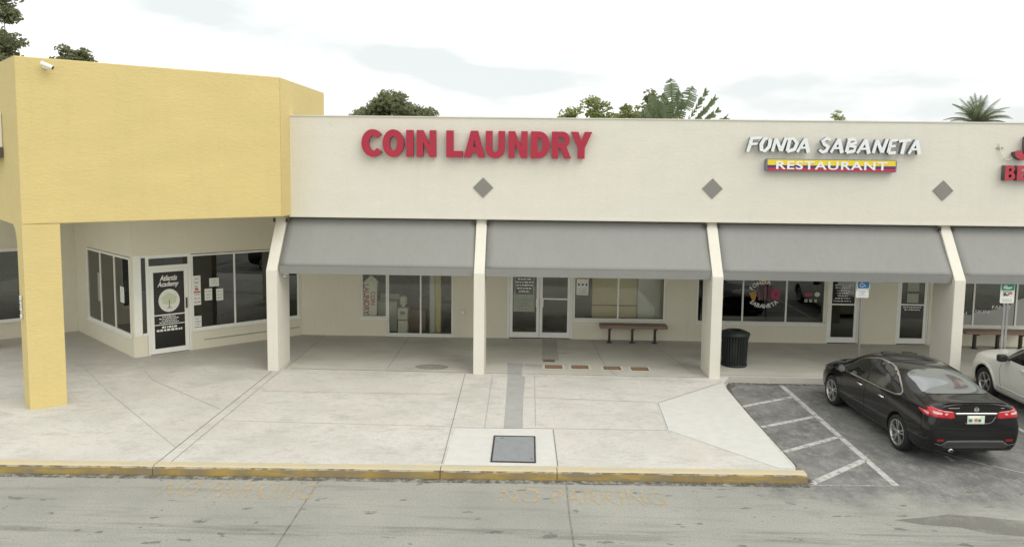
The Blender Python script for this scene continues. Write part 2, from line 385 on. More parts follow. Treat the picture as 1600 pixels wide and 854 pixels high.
def tag(o, label, cat, group=None):
    o['label'] = label; o['category'] = cat
    if group: o['group'] = group
    return o
def struct(o, kind='structure'): o['kind'] = kind; return o
def arc(cx, cz, rx, rz, a0, a1, n=10): return [(cx + rx * cos(R(a0 + (a1 - a0) * i / n)), cz + rz * sin(R(a0 + (a1 - a0) * i / n))) for i in range(n + 1)]

def wall_boxes(x0, x1, y0, y1, z0, z1, ops):
    """wall slab along x with rectangular openings (x0,x1,z0,z1)"""
    mb = MB(); xs = sorted(set([x0, x1] + [o[0] for o in ops] + [o[1] for o in ops])); xs = [x for x in xs if x0 <= x <= x1]
    for a, b in zip(xs, xs[1:]):
        cut = sorted([(o[2], o[3]) for o in ops if o[0] <= a + 1e-6 and o[1] >= b - 1e-6]); z = z0
        for c, d in cut:
            if c > z: mb.box(a, b, y0, y1, z, c)
            z = max(z, d)
        if z < z1: mb.box(a, b, y0, y1, z, z1)
    return mb

def window(parent, fr, x0, x1, z0, z1, mull=(), y=0, gl='glass_clear', fm='white_frame', t=.045, d=.07, name='window', rails=()):
    """a window part: outer frame, mullions, one pane per light"""
    wmb = MB(); wmb.box(x0, x1, y, y + d, z0, z0 + t).box(x0, x1, y, y + d, z1 - t, z1).box(x0, x0 + t, y, y + d, z0 + t, z1 - t).box(x1 - t, x1, y, y + d, z0 + t, z1 - t)
    win = wmb.build(name, fm, parent, fr)
    for m_ in mull: MB().box(m_ - t / 2, m_ + t / 2, y + .004, y + d - .004, z0 + t, z1 - t).build('mullion', fm, win, fr)
    xs = [x0 + t] + [v for m_ in mull for v in (m_ - t / 2, m_ + t / 2)] + [x1 - t]
    for i in range(0, len(xs), 2): MB().box(xs[i], xs[i + 1], y + .03, y + .038, z0 + t, z1 - t).build('pane', gl, win, fr)
    # a sill standing proud of the wall
    MB().box(x0 - .02, x1 + .02, y - .035, y - .002, z0 - .045, z0).build('sill', fm, win, fr)
    return win

def door(parent, fr, x0, x1, z0, z1, rail=None, handle_x=None, y=0, gl='glass_clear', st=.085, bot=.16, d=.05, fm='white_frame'):
    mb = MB().box(x0, x0 + st, y, y + d, z0, z1).box(x1 - st, x1, y, y + d, z0, z1).box(x0 + st, x1 - st, y, y + d, z0, z0 + bot).box(x0 + st, x1 - st, y, y + d, z1 - .09, z1)
    if rail: mb.box(x0 + st, x1 - st, y + .003, y + d - .003, rail - .02, rail + .02)
    dr = mb.build('door', fm, parent, fr)
    MB().box(x0 + st, x1 - st, y + .025, y + .033, z0 + bot, z1 - .09).build('pane', gl, dr, fr)
    if handle_x is not None:
        MB().box(handle_x - .045, handle_x + .045, y - .035, y - .002, z0 + .92, z0 + 1.17).build('handle', fm, dr, fr, bevel=.008)
    return dr

# ---- lettering
def contours_mesh(conts, depth, bevel=0):
    cu = bpy.data.curves.new('glyph', 'CURVE'); cu.dimensions = '2D'; cu.fill_mode = 'BOTH'; cu.extrude = depth / 2; cu.bevel_depth = bevel; cu.bevel_resolution = 1
    for c in conts:
        sp = cu.splines.new('POLY'); sp.points.add(len(c) - 1)
        for i, (x, z) in enumerate(c): sp.points[i].co = (x, z, 0, 1)
        sp.use_cyclic_u = True
    return curve_to_mesh(cu)
def curve_to_mesh(cu):
    o = bpy.data.objects.new('tmp', cu); C.objects.link(o)
    dg = bpy.context.evaluated_depsgraph_get(); me = bpy.data.meshes.new_from_object(o.evaluated_get(dg))
    C.objects.unlink(o); bpy.data.objects.remove(o); bpy.data.curves.remove(cu)
    return me
def text_mesh(txt, depth=.004, offset=0, shear=0, spacing=1, line=1, align='CENTER'):
    cu = bpy.data.curves.new('text', 'FONT'); cu.body = txt; cu.extrude = depth / 2; cu.offset = offset; cu.shear = shear; cu.align_x = align; cu.space_character = spacing; cu.space_line = line
    return curve_to_mesh(cu)
def place_mesh(me, name, mats, parent, fr, x0, x1, z0, z1, y, depth=None, side=None):
    """fit a mesh drawn in its xy plane into the box x0..x1, z0..z1 of a wall frame, front face towards -y"""
    xs = [v.co.x for v in me.vertices]; ys = [v.co.y for v in me.vertices]; zs = [v.co.z for v in me.vertices]
    sx = (x1 - x0) / (max(xs) - min(xs)); sy = (z1 - z0) / (max(ys) - min(ys)); ax, ay, az = min(xs), min(ys), max(zs)
    T = (fr if parent is None else root_matrix(parent).inverted() @ fr)
    dz = (depth / (max(zs) - min(zs))) if depth else 1
    for v in me.vertices:
        c = v.co; v.co = T @ Vector((x0 + (c.x - ax) * sx, y + (az - c.z) * dz, z0 + (c.y - ay) * sy))
    me.materials.clear()
    for m in (mats if isinstance(mats, (list, tuple)) else [mats]): me.materials.append(MATS[m])
    me.update()
    ydir = (T.to_3x3() @ Vector((0, 1, 0))).normalized()
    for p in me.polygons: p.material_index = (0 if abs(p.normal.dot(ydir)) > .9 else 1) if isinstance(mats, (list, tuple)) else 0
    o = bpy.data.objects.new(name, me); C.objects.link(o)
    if parent: o.parent = parent
    return o
def scribble(mb, x0, x1, z0, z1, rows, y, rnd, fill=.6, center=True, h=.5):
    """rows of short strokes for print too small to read in the photo"""
    dz = (z1 - z0) / rows
    for i in range(rows):
        wd = (x1 - x0) * rnd.uniform(.55, 1); a = (x0 + x1) / 2 - wd / 2 if center else x0; e = a + wd; z = z1 - (i + .5) * dz
        x = a
        while x < e:
            l = rnd.uniform(.3, 1.4) * dz * .8
            mb.box(x, min(x + l, e), y - .001, y, z - dz * h / 2, z + dz * h / 2 * rnd.uniform(.5, 1)); x += l + dz * rnd.uniform(.15, .35)
    return mb

T_ = .27
def glyph(ch):
    t = T_
    if ch == 'I': return [[(0, 0), (.28, 0), (.28, 1), (0, 1)]], .28
    if ch == 'L': return [[(0, 0), (.62, 0), (.62, .24), (t, .24), (t, 1), (0, 1)]], .62
    if ch == 'N': return [[(0, 0), (.25, 0), (.25, .56), (.49, 0), (.74, 0), (.74, 1), (.49, 1), (.49, .44), (.25, 1), (0, 1)]], .74
    if ch == 'C': return [arc(.40, .5, .40, .5, 38, 322, 22) + arc(.42, .5, .16, .27, 318, 42, 14)], .78
    if ch == 'O': return [arc(.41, .5, .41, .5, 0, 345, 24), arc(.41, .5, .145, .26, 0, 345, 20)], .82
    if ch == 'U': return [[(0, 1), (0, .34)] + arc(.37, .34, .37, .34, 180, 360, 12) + [(.74, 1), (.48, 1), (.48, .36)] + arc(.37, .36, .11, .13, 0, -180, 8) + [(.26, 1)]], .74
    if ch == 'D': return [[(0, 0), (.32, 0)] + arc(.32, .5, .40, .5, -90, 90, 16) + [(0, 1)], [(t, .23), (t, .77), (.31, .77)] + arc(.31, .5, .145, .27, 90, -90, 10)], .72
    if ch == 'R': return [[(0, 0), (t, 0), (t, .38), (.36, .38), (.50, 0), (.79, 0), (.60, .42)] + arc(.43, .70, .30, .30, -50, 90, 10) + [(0, 1)], [(t, .58), (t, .80), (.40, .80)] + arc(.40, .69, .09, .11, 90, -90, 6)], .79
    if ch == 'A': return [[(0, 0), (.28, 0), (.325, .18), (.515, .18), (.56, 0), (.84, 0), (.56, 1), (.28, 1)], [(.37, .38), (.42, .66), (.47, .38)]], .84
    if ch == 'Y': return [[(.27, 0), (.53, 0), (.53, .40), (.80, 1), (.52, 1), (.40, .66), (.28, 1), (0, 1), (.27, .40)]], .80
    if ch == 'J': return [[(.02, .34), (0, .30)] + arc(.32, .33, .32, .33, 180, 360, 12) + [(.64, 1), (.37, 1), (.37, .36)] + arc(.315, .36, .055, .10, 0, -180, 6) + [(.26, .42)]], .64
    if ch == 'B': return [[(0, 0), (.42, 0)] + arc(.42, .29, .30, .29, -90, 60, 8) + arc(.40, .74, .27, .26, -20, 90, 8) + [(0, 1)], [(t, .20), (t, .40), (.40, .40)] + arc(.40, .30, .08, .10, 90, -90, 5), [(t, .61), (t, .80), (.38, .80)] + arc(.38, .705, .07, .095, 90, -90, 5)], .72
    if ch == 'E': return [[(0, 0), (.62, 0), (.62, .22), (t, .22), (t, .39), (.56, .39), (.56, .60), (t, .60), (t, .78), (.61, .78), (.61, 1), (0, 1)]], .62
def block_letter(ch, parent, fr, x0, x1, z0, z1, y, depth, mats):
    me = contours_mesh(glyph(ch)[0], .2)
    return place_mesh(me, 'letter', mats, parent, fr, x0, x1, z0, z1, y, depth)

BR = {  # brush strokes in a unit box: lists of (x, y, half width)
 'F': [[(.30, 1, .09), (.20, .5, .10), (.02, -.05, .08)], [(.22, .93, .08), (1.0, 1.0, .07)], [(.18, .52, .07), (.72, .56, .06)]],
 'O': [[(.75, .93, .08), (.35, .90, .09), (.08, .5, .11), (.12, .12, .11), (.45, .03, .09), (.85, .35, .10), (.93, .75, .11), (.75, .95, .08)]],
 'N': [[(.25, .95, .08), (.02, 0, .09)], [(.25, .95, .09), (.65, .05, .10)], [(.65, .03, .09), (.98, 1, .09)]],
 'D': [[(.28, .92, .09), (.08, .05, .10)], [(.05, .92, .08), (.60, .98, .09), (.95, .65, .11), (.75, .22, .11), (.08, .04, .09)]],
 'A': [[(0, 0, .07), (.62, .98, .10)], [(.60, 1, .10), (.88, -.02, .11)], [(.22, .32, .06), (.86, .34, .06)]],
 'S': [[(.95, .88, .08), (.60, .98, .09), (.28, .78, .10), (.45, .56, .10), (.78, .38, .11), (.62, .10, .10), (.30, .00, .09), (.02, .16, .08)]],
 'B': [[(.28, .95, .09), (.06, .03, .10)], [(.10, .93, .08), (.72, .97, .09), (.85, .75, .09), (.25, .54, .08)], [(.25, .52, .08), (.80, .42, .10), (.70, .14, .10), (.06, .03, .09)]],
 'E': [[(.28, .95, .09), (.06, .05, .10)], [(.22, .93, .07), (.98, .99, .07)], [(.16, .52, .07), (.75, .56, .07)], [(.05, .04, .08), (.80, .08, .08)]],
 'T': [[(.58, .92, .10), (.35, -.02, .10)], [(.05, .90, .08), (1.05, 1.0, .08)]]}
def brush_letter(ch, parent, fr, x0, x1, z0, z1, y, depth, mats):
    mb = MB(); wd = x1 - x0; ht = z1 - z0
    for k, st in enumerate(BR[ch]):
        L_, R_ = [], []
        P = [Vector((x0 + p[0] * wd, z0 + p[1] * ht)) for p in st]
        for i, p in enumerate(P):
            d = (P[min(i + 1, len(P) - 1)] - P[max(i - 1, 0)]).normalized(); n = Vector((-d.y, d.x)) * st[i][2] * ht * 1.25
            L_.append(p + n); R_.append(p - n)
        for i in range(len(P) - 1):
            q = [R_[i], R_[i + 1], L_[i + 1], L_[i]]
            yy = y - .0025 * (k + (i % 2) * .5 + 1)
            mb.prism_y([(v.x, v.y) for v in q], yy, y + depth, 0, 1)
    return mb.build('letter', mats, parent, fr)

# ================================================================== GROUND, KERB, WALKS
FLOOR = .15
struct(MB().add([(-400, -400, 0), (400, -400, 0), (400, 600, 0), (-400, 600, 0)], [(0, 1, 2, 3)]).build('ground', 'asphalt'))
def ky(x): return 12.38 + .017 * x           # front face of the kerb
KX0, KX1 = -24, 4.70
side = MB().prism([(KX0, ky(KX0) + .20), (4.56, ky(4.56) + .20), (4.62, 12.85), (4.60, 15.6), (4.62, 17.4), (4.70, 17.95), (4.93, 18.47), (40, 18.47), (40, 50), (KX0, 50)], -.1, FLOOR)
struct(side.build('sidewalk', 'concrete'))
# kerb: beige top, ochre face, broken lip between them
cuts = [KX0, -12.2, -6.22, -1.42, .53, KX1]
k = part('kerb', None); k['kind'] = 'structure'
for a, b in zip(cuts, cuts[1:]):
    a2, b2 = a + .006, b - .006
    top, face = MB(), MB(); n = 40
    rnd = random.Random(int(a * 10))
    pts = []
    for i in range(n + 1):
        x = a2 + (b2 - a2) * i / n; w_ = .012 * noise.noise(Vector((x * 3, 1, 0))) + .01 * noise.noise(Vector((x * 11, 2, 0)))
        pts.append((x, w_))
    vs, fs, mi = [], [], []
    for x, w_ in pts:
        y = ky(x)
        ring = [(x, y + .205, -.05), (x, y + .205, FLOOR + .002), (x, y + .055, FLOOR + .002), (x, y + .02 + w_ * .5, FLOOR - .012 + w_ * .4), (x, y + .004 + w_ * .6, FLOOR - .035 + w_), (x, y - .012 + w_ * .3, .02), (x, y - .012, -.05)]
        vs += ring
    m = 7
    for i in range(n):
        for j in range(m - 1):
            fs.append((i * m + j, i * m + j + 1, (i + 1) * m + j + 1, (i + 1) * m + j)); mi.append(0 if j < 3 else (2 if j == 3 else 1))
    mbk = MB(); mbk.v = vs; mbk.f = fs + [tuple(range(m)), tuple(reversed(range(n * m, n * m + m)))]; mbk.mi = mi + [1, 1]
    mbk.build('kerb_stone', ['kerb_top', 'kerb_face', 'kerb_lip'], k)
# dirt that collects at the foot of the kerb
gd = MB(); rndg = random.Random(5)
for i in range(900):
    x = rndg.uniform(-12, 9); y = ky(min(x, 4.6)) - .012 - abs(rndg.gauss(0, .07)) - (0 if x < 4.7 else rndg.uniform(0, .3)); r_ = rndg.uniform(.003, .011)
    a_ = rndg.uniform(0, 3.1); ex = r_ * rndg.uniform(1, 3)
    gd.sheet([(x + ex * cos(a_) * c_ - r_ * sin(a_) * s_, y + ex * sin(a_) * c_ + r_ * cos(a_) * s_) for c_, s_ in ((1, 0), (.3, 1), (-1, .2), (-.2, -1))], .0085)
struct(gd.build('road_grit', 'joint'), 'stuff')
struct(MB().add([(-24, ky(-24) - .16, .004), (4.7, ky(4.7) - .16, .004), (4.7, ky(4.7) + .02, .004), (-24, ky(-24) + .02, .004)], [(0, 1, 2, 3)]).build('gutter_dirt', 'dirt_dark'), 'stuff')
# joints and repairs in the slabs
z1, z2 = FLOOR + .004, FLOOR + .008
j = MB()
for pts, wd in [([(-5.96, 22.2), (-5.97, 18.45)], .02), ([(-3.47, 22.2), (-3.47, 18.6)], .016),
                ([(-5.84, 18.52), (-4.2, 18.50), (-1.30, 18.42)], .035), ([(-1.0, 18.42), (4.30, 18.36)], .028), ([(-6.22, 18.2), (-6.22, 12.48)], .022), ([(-6.03, 18.2), (-6.0, 12.48)], .014),
                ([(-1.50, 18.35), (-1.42, 12.62)], .016), ([(2.2, 18.4), (2.05, 18.95), (1.95, 20.2), (1.9, 22.2)], .014), ([(4.15, 18.6), (3.6, 22.1)], .012),
                ([(2.84, 16.25), (4.62, 17.95)], .018), ([(2.84, 16.25), (2.76, 14.6)], .012), ([(.53, 14.46), (.55, 12.62)], .02),
                ([(-9.0, 12.5), (-9.35, 12.9)], .03), ([(4.75, 18.62), (40, 18.62)], .018),
                ([(6.9, 22.2), (8.2, 18.7)], .01), ([(9.6, 22.2), (9.6, 18.65)], .01)]:
    j.strip(pts, wd * .8, z1)
struct(j.build('slab_joints', 'joint'))
j = MB()
for pts, wd in [([(-.83, 18.3), (-.80, 14.48)], .012), ([(-.05, 16.5), (2.84, 16.28)], .012), ([(-1.38, 14.45), (.5, 14.50)], .016), ([(-9.3, 18.1), (-8.65, 17.25), (-6.3, 15.3)], .012),
                ([(.5, 14.50), (2.76, 14.52)], .01), ([(-5.9, 16.6), (-1.5, 16.6)], .010), ([(-5.98, 14.6), (-1.45, 14.5)], .008), ([(.19, 18.17), (4.3, 18.0)], .01), ([(.19, 18.3), (.19, 14.6)], .012)]:
    j.strip(pts, wd, z1)
j.strip([(-11.05, 18.45), (-9.0, 16.1), (-6.24, 13.15)], .010, z1)
struct(j.build('faint_slab_joints', 'joint_faint'))
struct(MB().sheet([(-1.39, ky(-1.39) + .21), (.535, ky(.5) + .21), (.50, 14.45), (-1.37, 14.43)], z1).build('concrete_pad', 'concrete_new'))
struct(MB().sheet([(2.80, 16.2), (2.74, 14.55), (4.3, 12.72), (4.55, 12.72), (4.58, 15.6), (4.60, 17.4), (4.62, 17.85)], z1).build('ramp_slab', 'concrete_new'))
pg = MB().sheet([(-.43, 14.47), (-.06, 14.49), (-.07, 16.3), (-.03, 18.1), (-.12, 18.3), (-.10, 19.36), (-.50, 19.46), (-.46, 18.3), (-.44, 16.6)], z1)
struct(pg.build('trench_patch', 'patch_grey'))
struct(MB().sheet([(.40, 19.72), (.84, 19.78), (.86, 22.18), (.44, 22.18)], z1).build('dark_trench_patch', 'patch_dark'))
struct(MB().sheet([(-.1, 19.2), (.42, 19.05), (.95, 19.12), (1.0, 19.3), (.35, 19.28), (0, 19.36)], z1).build('spill_patch', 'patch_grey'))
ov = [(-2.39 + .42 * cos(a) * (1 + .12 * noise.noise(Vector((cos(a) * 2, sin(a) * 2, 0)))), 18.90 + .26 * sin(a) * (1 + .25 * noise.noise(Vector((cos(a) * 2, sin(a) * 2, 4))))) for a in [2 * pi * i / 28 for i in range(28)]]
struct(MB().sheet(ov, z1).build('oval_stain', 'stain_dark'))
# rusty covers in the walk
for i, (x0_, x1_, y0_, y1_) in enumerate([(.47, .89, 18.93, 19.22), (1.14, 1.55, 18.95, 19.24), (1.95, 2.36, 18.90, 19.19), (2.64, 3.05, 18.87, 19.16)]):
    nm = ['leftmost rusty floor cover of the row of four on the walk', 'second rusty floor cover from the left in the row of four on the walk', 'third rusty floor cover from the left in the row of four on the walk', 'rightmost rusty floor cover of the row of four on the walk'][i]
    o = thing('floor_cover', nm, 'cover', (x0_, y0_, z1), 0, 'rusty floor covers in the walk')
    wx, wy = x1_ - x0_, y1_ - y0_
    MB().prism([(-.09, -.07), (wx + .09, -.07), (wx + .07, wy + .07), (-.07, wy + .07)], 0, .003).build('mortar_surround', 'concrete_ring', o)
    MB().box(0, wx, 0, wy, .003, .009).build('lid', 'rust', o)
    MB().box(0, wx, -.006, .006, .009, .013).box(0, wx, wy - .006, wy + .006, .009, .013).box(-.006, .006, 0, wy, .009, .013).box(wx - .006, wx + .006, 0, wy, .009, .013).build('rim', 'metal_dark', o)
o = thing('floor_cover', 'single small dark rusty floor cover at the end of the dark trench patch', 'cover', (.44, 19.62, z2), 0)
MB().box(0, .28, 0, .16, 0, .006).build('lid', 'rust', o); each(MB().box(-.02, .30, -.02, 0, 0, .008).box(-.02, .30, .16, .18, 0, .008), 'rim', 'metal_dark', o)
o = thing('utility_cover', 'large square grey steel utility cover set in the pale concrete pad by the kerb', 'cover', (-.57, 12.76, z2))
MB().prism([(0, 0), (.72, .01), (.71, 1.22), (-.0, 1.21)], 0, .008).build('plate', 'steel_plate', o)
MB().box(-.03, .75, -.03, 0, 0, .012).box(-.03, .75, 1.225, 1.255, 0, .012).box(-.03, -.004, 0, 1.225, 0, .012).box(.725, .75, 0, 1.225, 0, .012).build('rim', 'metal_dark', o)
each(MB().box(.1, .16, 1.10, 1.14, .009, .012).box(.66, .70, .1, .16, .009, .012), 'lift_slot', 'joint', o)

struct(MB().strip([(4.72, 12.5), (4.68, 13.6), (4.66, 15.6), (4.68, 17.4), (4.76, 17.95), (5.0, 18.40), (12, 18.40)], .20, .004).build('edge_dirt', 'dirt_dark'), 'stuff')
# road marks
zr = .004
j = MB().strip([(-3.40, 12.2), (-3.385, 9.96), (-3.39, 7)], .022, zr).strip([(.68, 12.3), (.67, 11.2), (.685, 10.1), (.68, 7)], .022, zr)
struct(j.build('road_joints', 'joint'))
st = MB().strip([(6.16, 18.32), (6.15, 12.45)], .12, zr)
struct(st.build('bay_line', 'paint_line'))
st = MB().strip([(4.74, 16.57), (6.10, 17.37)], .11, zr).strip([(4.76, 15.24), (6.09, 15.97)], .11, zr).strip([(4.77, 13.88), (6.09, 14.74)], .11, zr).strip([(4.77, 12.47), (6.09, 13.55)], .13, zr)
struct(st.build('hatch_lines', 'paint_line'))
struct(MB().strip([(4.74, 12.40), (6.16, 12.44)], .035, zr).build('thin_bay_line', 'paint_thin'))
struct(MB().strip([(10.03, 18.3), (10.03, 12.45)], .11, zr).build('far_bay_line', 'paint_line'))
for x0_, x1_, y0_, y1_, sh in [(-5.80, -3.36, 11.45, 12.05, 0), (-.40, 2.22, 11.5, 12.03, 0)]:
    me = text_mesh('NO PARKING', 0, .012, 0, 1.08)
    xs = [v.co.x for v in me.vertices]; ys = [v.co.y for v in me.vertices]
    for v in me.vertices:
        v.co = Vector((x0_ + (v.co.x - min(xs)) / (max(xs) - min(xs)) * (x1_ - x0_), y0_ + (v.co.y - min(ys)) / (max(ys) - min(ys)) * (y1_ - y0_), zr + .004))
    bm = bmesh.new(); bm.from_mesh(me)
    bmesh.ops.delete(bm, geom=[f for f in bm.faces if f.normal.z < .5 and abs(f.normal.z) < .5], context='FACES_ONLY'); bm.to_mesh(me); bm.free()
    me.materials.clear(); me.materials.append(MATS['paint_stencil'])
    for p_ in me.polygons: p_.material_index = 0
    o = bpy.data.objects.new('road_lettering', me); C.objects.link(o); o['kind'] = 'structure'
pts = [(5.55, 11.17), (6.0, 11.28), (6.45, 11.42), (6.9, 11.38), (7.5, 11.22), (8.2, 11.2), (9.4, 11.28), (10.5, 11.1), (10.5, 10.75), (8.8, 10.72), (7.4, 10.72), (6.7, 10.82), (6.4, 11.0), (5.9, 11.02)]
pts = [(x + .05 * noise.noise(Vector((x * 3, y * 3, 0))), y + .05 * noise.noise(Vector((x * 3, y * 3, 5)))) for x, y in pts]
struct(MB().sheet(pts, zr).build('oil_patch', 'oil_stain'))
struct(MB().add([(-14, 10.15, .004), (14, 10.5, .004), (14, 10.85, .004), (-14, 10.45, .004)], [(0, 1, 2, 3)]).add([(-2, 9.6, .0045), (14, 9.9, .0045), (14, 10.1, .0045), (-2, 9.8, .0045)], [(0, 1, 2, 3)]).build('tyre_marks', 'tyre_band'))
cm = MB(); rnd = random.Random(3)
struct(cm.strip([(7.6, 14.15), (7.75, 14.0), (7.95, 13.75), (8.1, 13.55), (8.3, 13.4)], .06, zr).strip([(7.7, 13.85), (7.72, 13.6)], .07, zr).strip([(8.2, 13.5), (8.9, 12.9), (9.6, 12.7)], .03, zr).build('paint_splashes', 'paint_line'))

# ================================================================== WHITE SHOP ROW
K = 19.0 / 19.3
def fa(x, z): return x * K, CAMZ + (z - CAMZ) * K           # measured on the plane y=19.3, moved on to the fascia front
WY = 22.3; FY = 19.0
plaza = thing('shop_row', 'long cream single storey shop row with grey awnings and slanted pillars', 'building', (0, WY, 0))
XR = 17.0
ops = [(-4.92, -4.14, .69, 2.5), (-4.14, -2.20, .19, 2.5), (-.60, 1.32, FLOOR, 2.45), (1.345, 4.03, .73, 2.5), (4.95, 8.68, .71, 2.5), (8.74, 9.66, FLOOR, 2.4), (10.74, 11.66, FLOOR, 2.4), (12.3, 16.4, .71, 2.5)]
wall_boxes(-6.72, XR, WY, WY + .2, FLOOR - .02, 3.90, ops).build('wall', 'stucco_wall', plaza, I4)
# fascia with a thin lip at the bottom and roof slab behind
f_top, f_bot = CAMZ + 1.180 * K, CAMZ - 1.345 * K
fm = MB().box(-5.96, XR, FY, FY + .25, f_bot, f_top); fm.build('fascia', 'stucco_cream', plaza, I4)
MB().box(-5.96, XR, FY - .02, FY - .003, f_bot + .002, f_bot + .045).build('fascia_trim', 'stucco_cream', plaza, I4)
MB().box(-5.96, XR, FY - .02, FY + .27, f_top + .002, f_top + .03).build('parapet_cap', 'stucco_cream', plaza, I4)
MB().box(-5.96, XR, FY + .252, 45, 5.55, 5.75).build('roof', 'roofing', plaza, I4)
MB().box(-5.96, XR, FY + .252, WY + .2, f_bot - .002, f_bot + .10).build('ceiling', 'ceiling_white', plaza, I4)
MB().box(-6.72, -6.6, WY + .2, 45, 0, 5.5).box(XR - .1, XR, FY + .252, 45, f_bot + .12, 5.5).box(-6.6, XR, 44.9, 45, 0, 5.5).build('outer_wall', 'stucco_wall', plaza, I4)
# rooms behind the glass
rooms = MB().box(-6.6, XR, WY + 7, WY + 7.1, .1, 3.4)
rooms.box(4.80, 4.90, WY + .2, WY + 7, .1, 3.4).box(10.1, 10.2, WY + .2, WY + 7, .1, 3.4)
rooms.build('interior_wall', 'interior_wall', plaza, I4)
MB().box(-6.6, XR, WY + .2, WY + 7, 3.1, 3.2).build('interior_ceiling', 'ceiling_white', plaza, I4)
MB().box(-6.6, XR, WY + .202, WY + 7, FLOOR + .002, FLOOR + .01).build('interior_floor', 'interior_floor', plaza, I4)
# partition, yellow and white panels right behind the laundry window
MB().box(1.95, 3.30, WY + .75, WY + .80, FLOOR, 2.9).build('yellow_partition', 'interior_yellow', plaza, I4)
MB().box(1.95, 3.30, WY + .735, WY + .748, 1.02, 1.06).build('partition_rail', 'wood_brown', plaza, I4)
MB().box(3.32, 4.35, WY + .62, WY + .68, FLOOR, 2.9).build('white_partition', 'interior_white', plaza, I4)
MB().box(3.30, 3.318, WY + .60, WY + .66, FLOOR, 2.9).build('partition_edge', 'metal_grey', plaza, I4)
MB().box(-2.95, -2.80, WY + .5, WY + .9, FLOOR, 2.9).build('inner_post', 'interior_white', plaza, I4)
MB().box(-2.79, -2.62, WY + .55, WY + .9, FLOOR, 2.9).build('inner_yellow_post', 'interior_yellow', plaza, I4)

# pillars: deep lower fin, top leaning back to the fascia
pil_x = [(-6.345, -6.085), (-1.305, -1.045), (4.415, 4.675), (10.14, 10.40)]
plabel = ['pillar beside the yellow building', None, None, None]
for i, (a, b) in enumerate(pil_x):
    yb = 19.25
    o = MB().prism_x([(18.3, FLOOR - .02), (yb, FLOOR - .02), (yb + .05, f_bot - .004), (yb - .10, f_bot - .004), (18.3, 2.62)][::-1], a, b).build('pillar', 'stucco_cream', plaza, I4, bevel=.012)
    # little steel brackets at the head
    br = MB().box(a - .05, a - .004, 19.04, 19.08, 3.74, 3.84).box(b + .004, b + .05, 19.04, 19.08, 3.74, 3.84)
    each(br, 'bracket', 'metal_dark', o, I4)
# awnings
aw = [(-6.05, -1.315), (-1.035, 4.405), (4.685, 10.13), (10.41, 16.2)]
for a, b in aw:
    prof_o = [(19.30, 3.85), (18.50, 2.735), (18.47, 2.70), (18.465, 2.535)]
    prof_i = [(18.475, 2.535), (18.48, 2.695), (18.51, 2.725), (19.33, 3.86)]
    nx = 26; mb = MB(); m_ = 14
    vs = []; fs = []
    for i in range(nx + 1):
        x = a + (b - a) * i / nx
        for q in range(m_ + 1):
            t_ = q / m_; sag = -.003 * sin(pi * t_) * (1 + .5 * noise.noise(Vector((x * .8, t_ * 2, 0)))) + .002 * noise.noise(Vector((x * 2, t_ * 5, 3)))
            y = 19.22 + (18.41 - 19.22) * t_; z = 3.86 + (2.735 - 3.86) * t_
            vs.append((x, y - sag * .8, z + sag))
    for i in range(nx):
        for q in range(m_): fs.append((i * (m_ + 1) + q, i * (m_ + 1) + q + 1, (i + 1) * (m_ + 1) + q + 1, (i + 1) * (m_ + 1) + q))
    mb.add(vs, fs)
    o = mb.build('awning', 'awning_fabric', plaza, I4, smooth=True)
    sm = o.modifiers.new('thick', 'SOLIDIFY'); sm.thickness = .008; sm.offset = -1
    MB().prism_x([(18.43, 2.535), (18.440, 2.535), (18.404, 2.732), (18.394, 2.732)], a, b).build('valance', 'awning_fabric', o, I4)
    MB().box(a + .02, b - .02, 18.47, 18.50, 2.60, 2.63).tube([(a + .03, 18.46, 2.70), (a + .03, 19.22, 3.74)], .014).tube([(b - .03, 18.46, 2.70), (b - .03, 19.22, 3.74)], .014).tube([((a + b) / 2, 18.46, 2.70), ((a + b) / 2, 19.22, 3.74)], .014).build('awning_frame', 'metal_grey', o, I4)
# diamond tiles on the fascia
for cx, cz in [(-1.155, 4.655), (4.568, 4.70), (10.25, 4.72)]:
    cx, cz = fa(cx, cz); r_ = .250
    MB().prism_y([(cx - r_, cz), (cx, cz - r_), (cx + r_, cz), (cx, cz + r_)], FY - .02, FY - .002).build('diamond_tile', 'tile_grey', plaza, I4)

# windows and doors of the row
window(plaza, I4, -4.92, -4.142, .69, 2.5, y=WY + .03)
window(plaza, I4, -4.138, -2.20, .19, 2.5, [-3.157], y=WY + .03)
window(plaza, I4, 1.345, 4.03, .73, 2.5, [2.655], y=WY + .03)
fr_ = MB().box(-.60, -.53, WY + .02, WY + .10, FLOOR, 2.45).box(1.26, 1.32, WY + .02, WY + .10, FLOOR, 2.45).box(-.53, 1.26, WY + .02, WY + .10, 2.33, 2.45); fr_.build('door_frame', 'white_frame', plaza, I4)
d1 = door(plaza, I4, -.525, .345, .17, 2.32, None, .285, WY + .03)
d2 = door(plaza, I4, .355, 1.255, .17, 2.32, 1.33, .42, WY + .03)
for d_, a, b in ((d1, -.43, .26), (d2, .44, 1.17)): MB().box(a, b, WY + .075, WY + .085, .335, .42).build('kick_plate', 'metal_dark', d_, I4)
rnd = random.Random(11)
tx = MB(); scribble(tx, -.36, .16, 1.50, 1.95, 5, WY + .05, rnd, h=.5)
tx.box(-.38, -.37, WY + .049, WY + .05, 1.45, 2.0).box(.17, .18, WY + .049, WY + .05, 1.45, 2.0).box(-.37, .17, WY + .049, WY + .05, 1.985, 2.0)
tx.build('lettering', 'text_white', d1, I4)
ntc = MB().box(-.415, .20, WY + .040, WY + .048, .94, 1.46).build('paper_notice', 'paper_dim', None); ntc.location = (0, 0, 0)
tag(ntc, 'large pale paper notice taped inside the left laundry door', 'notice')
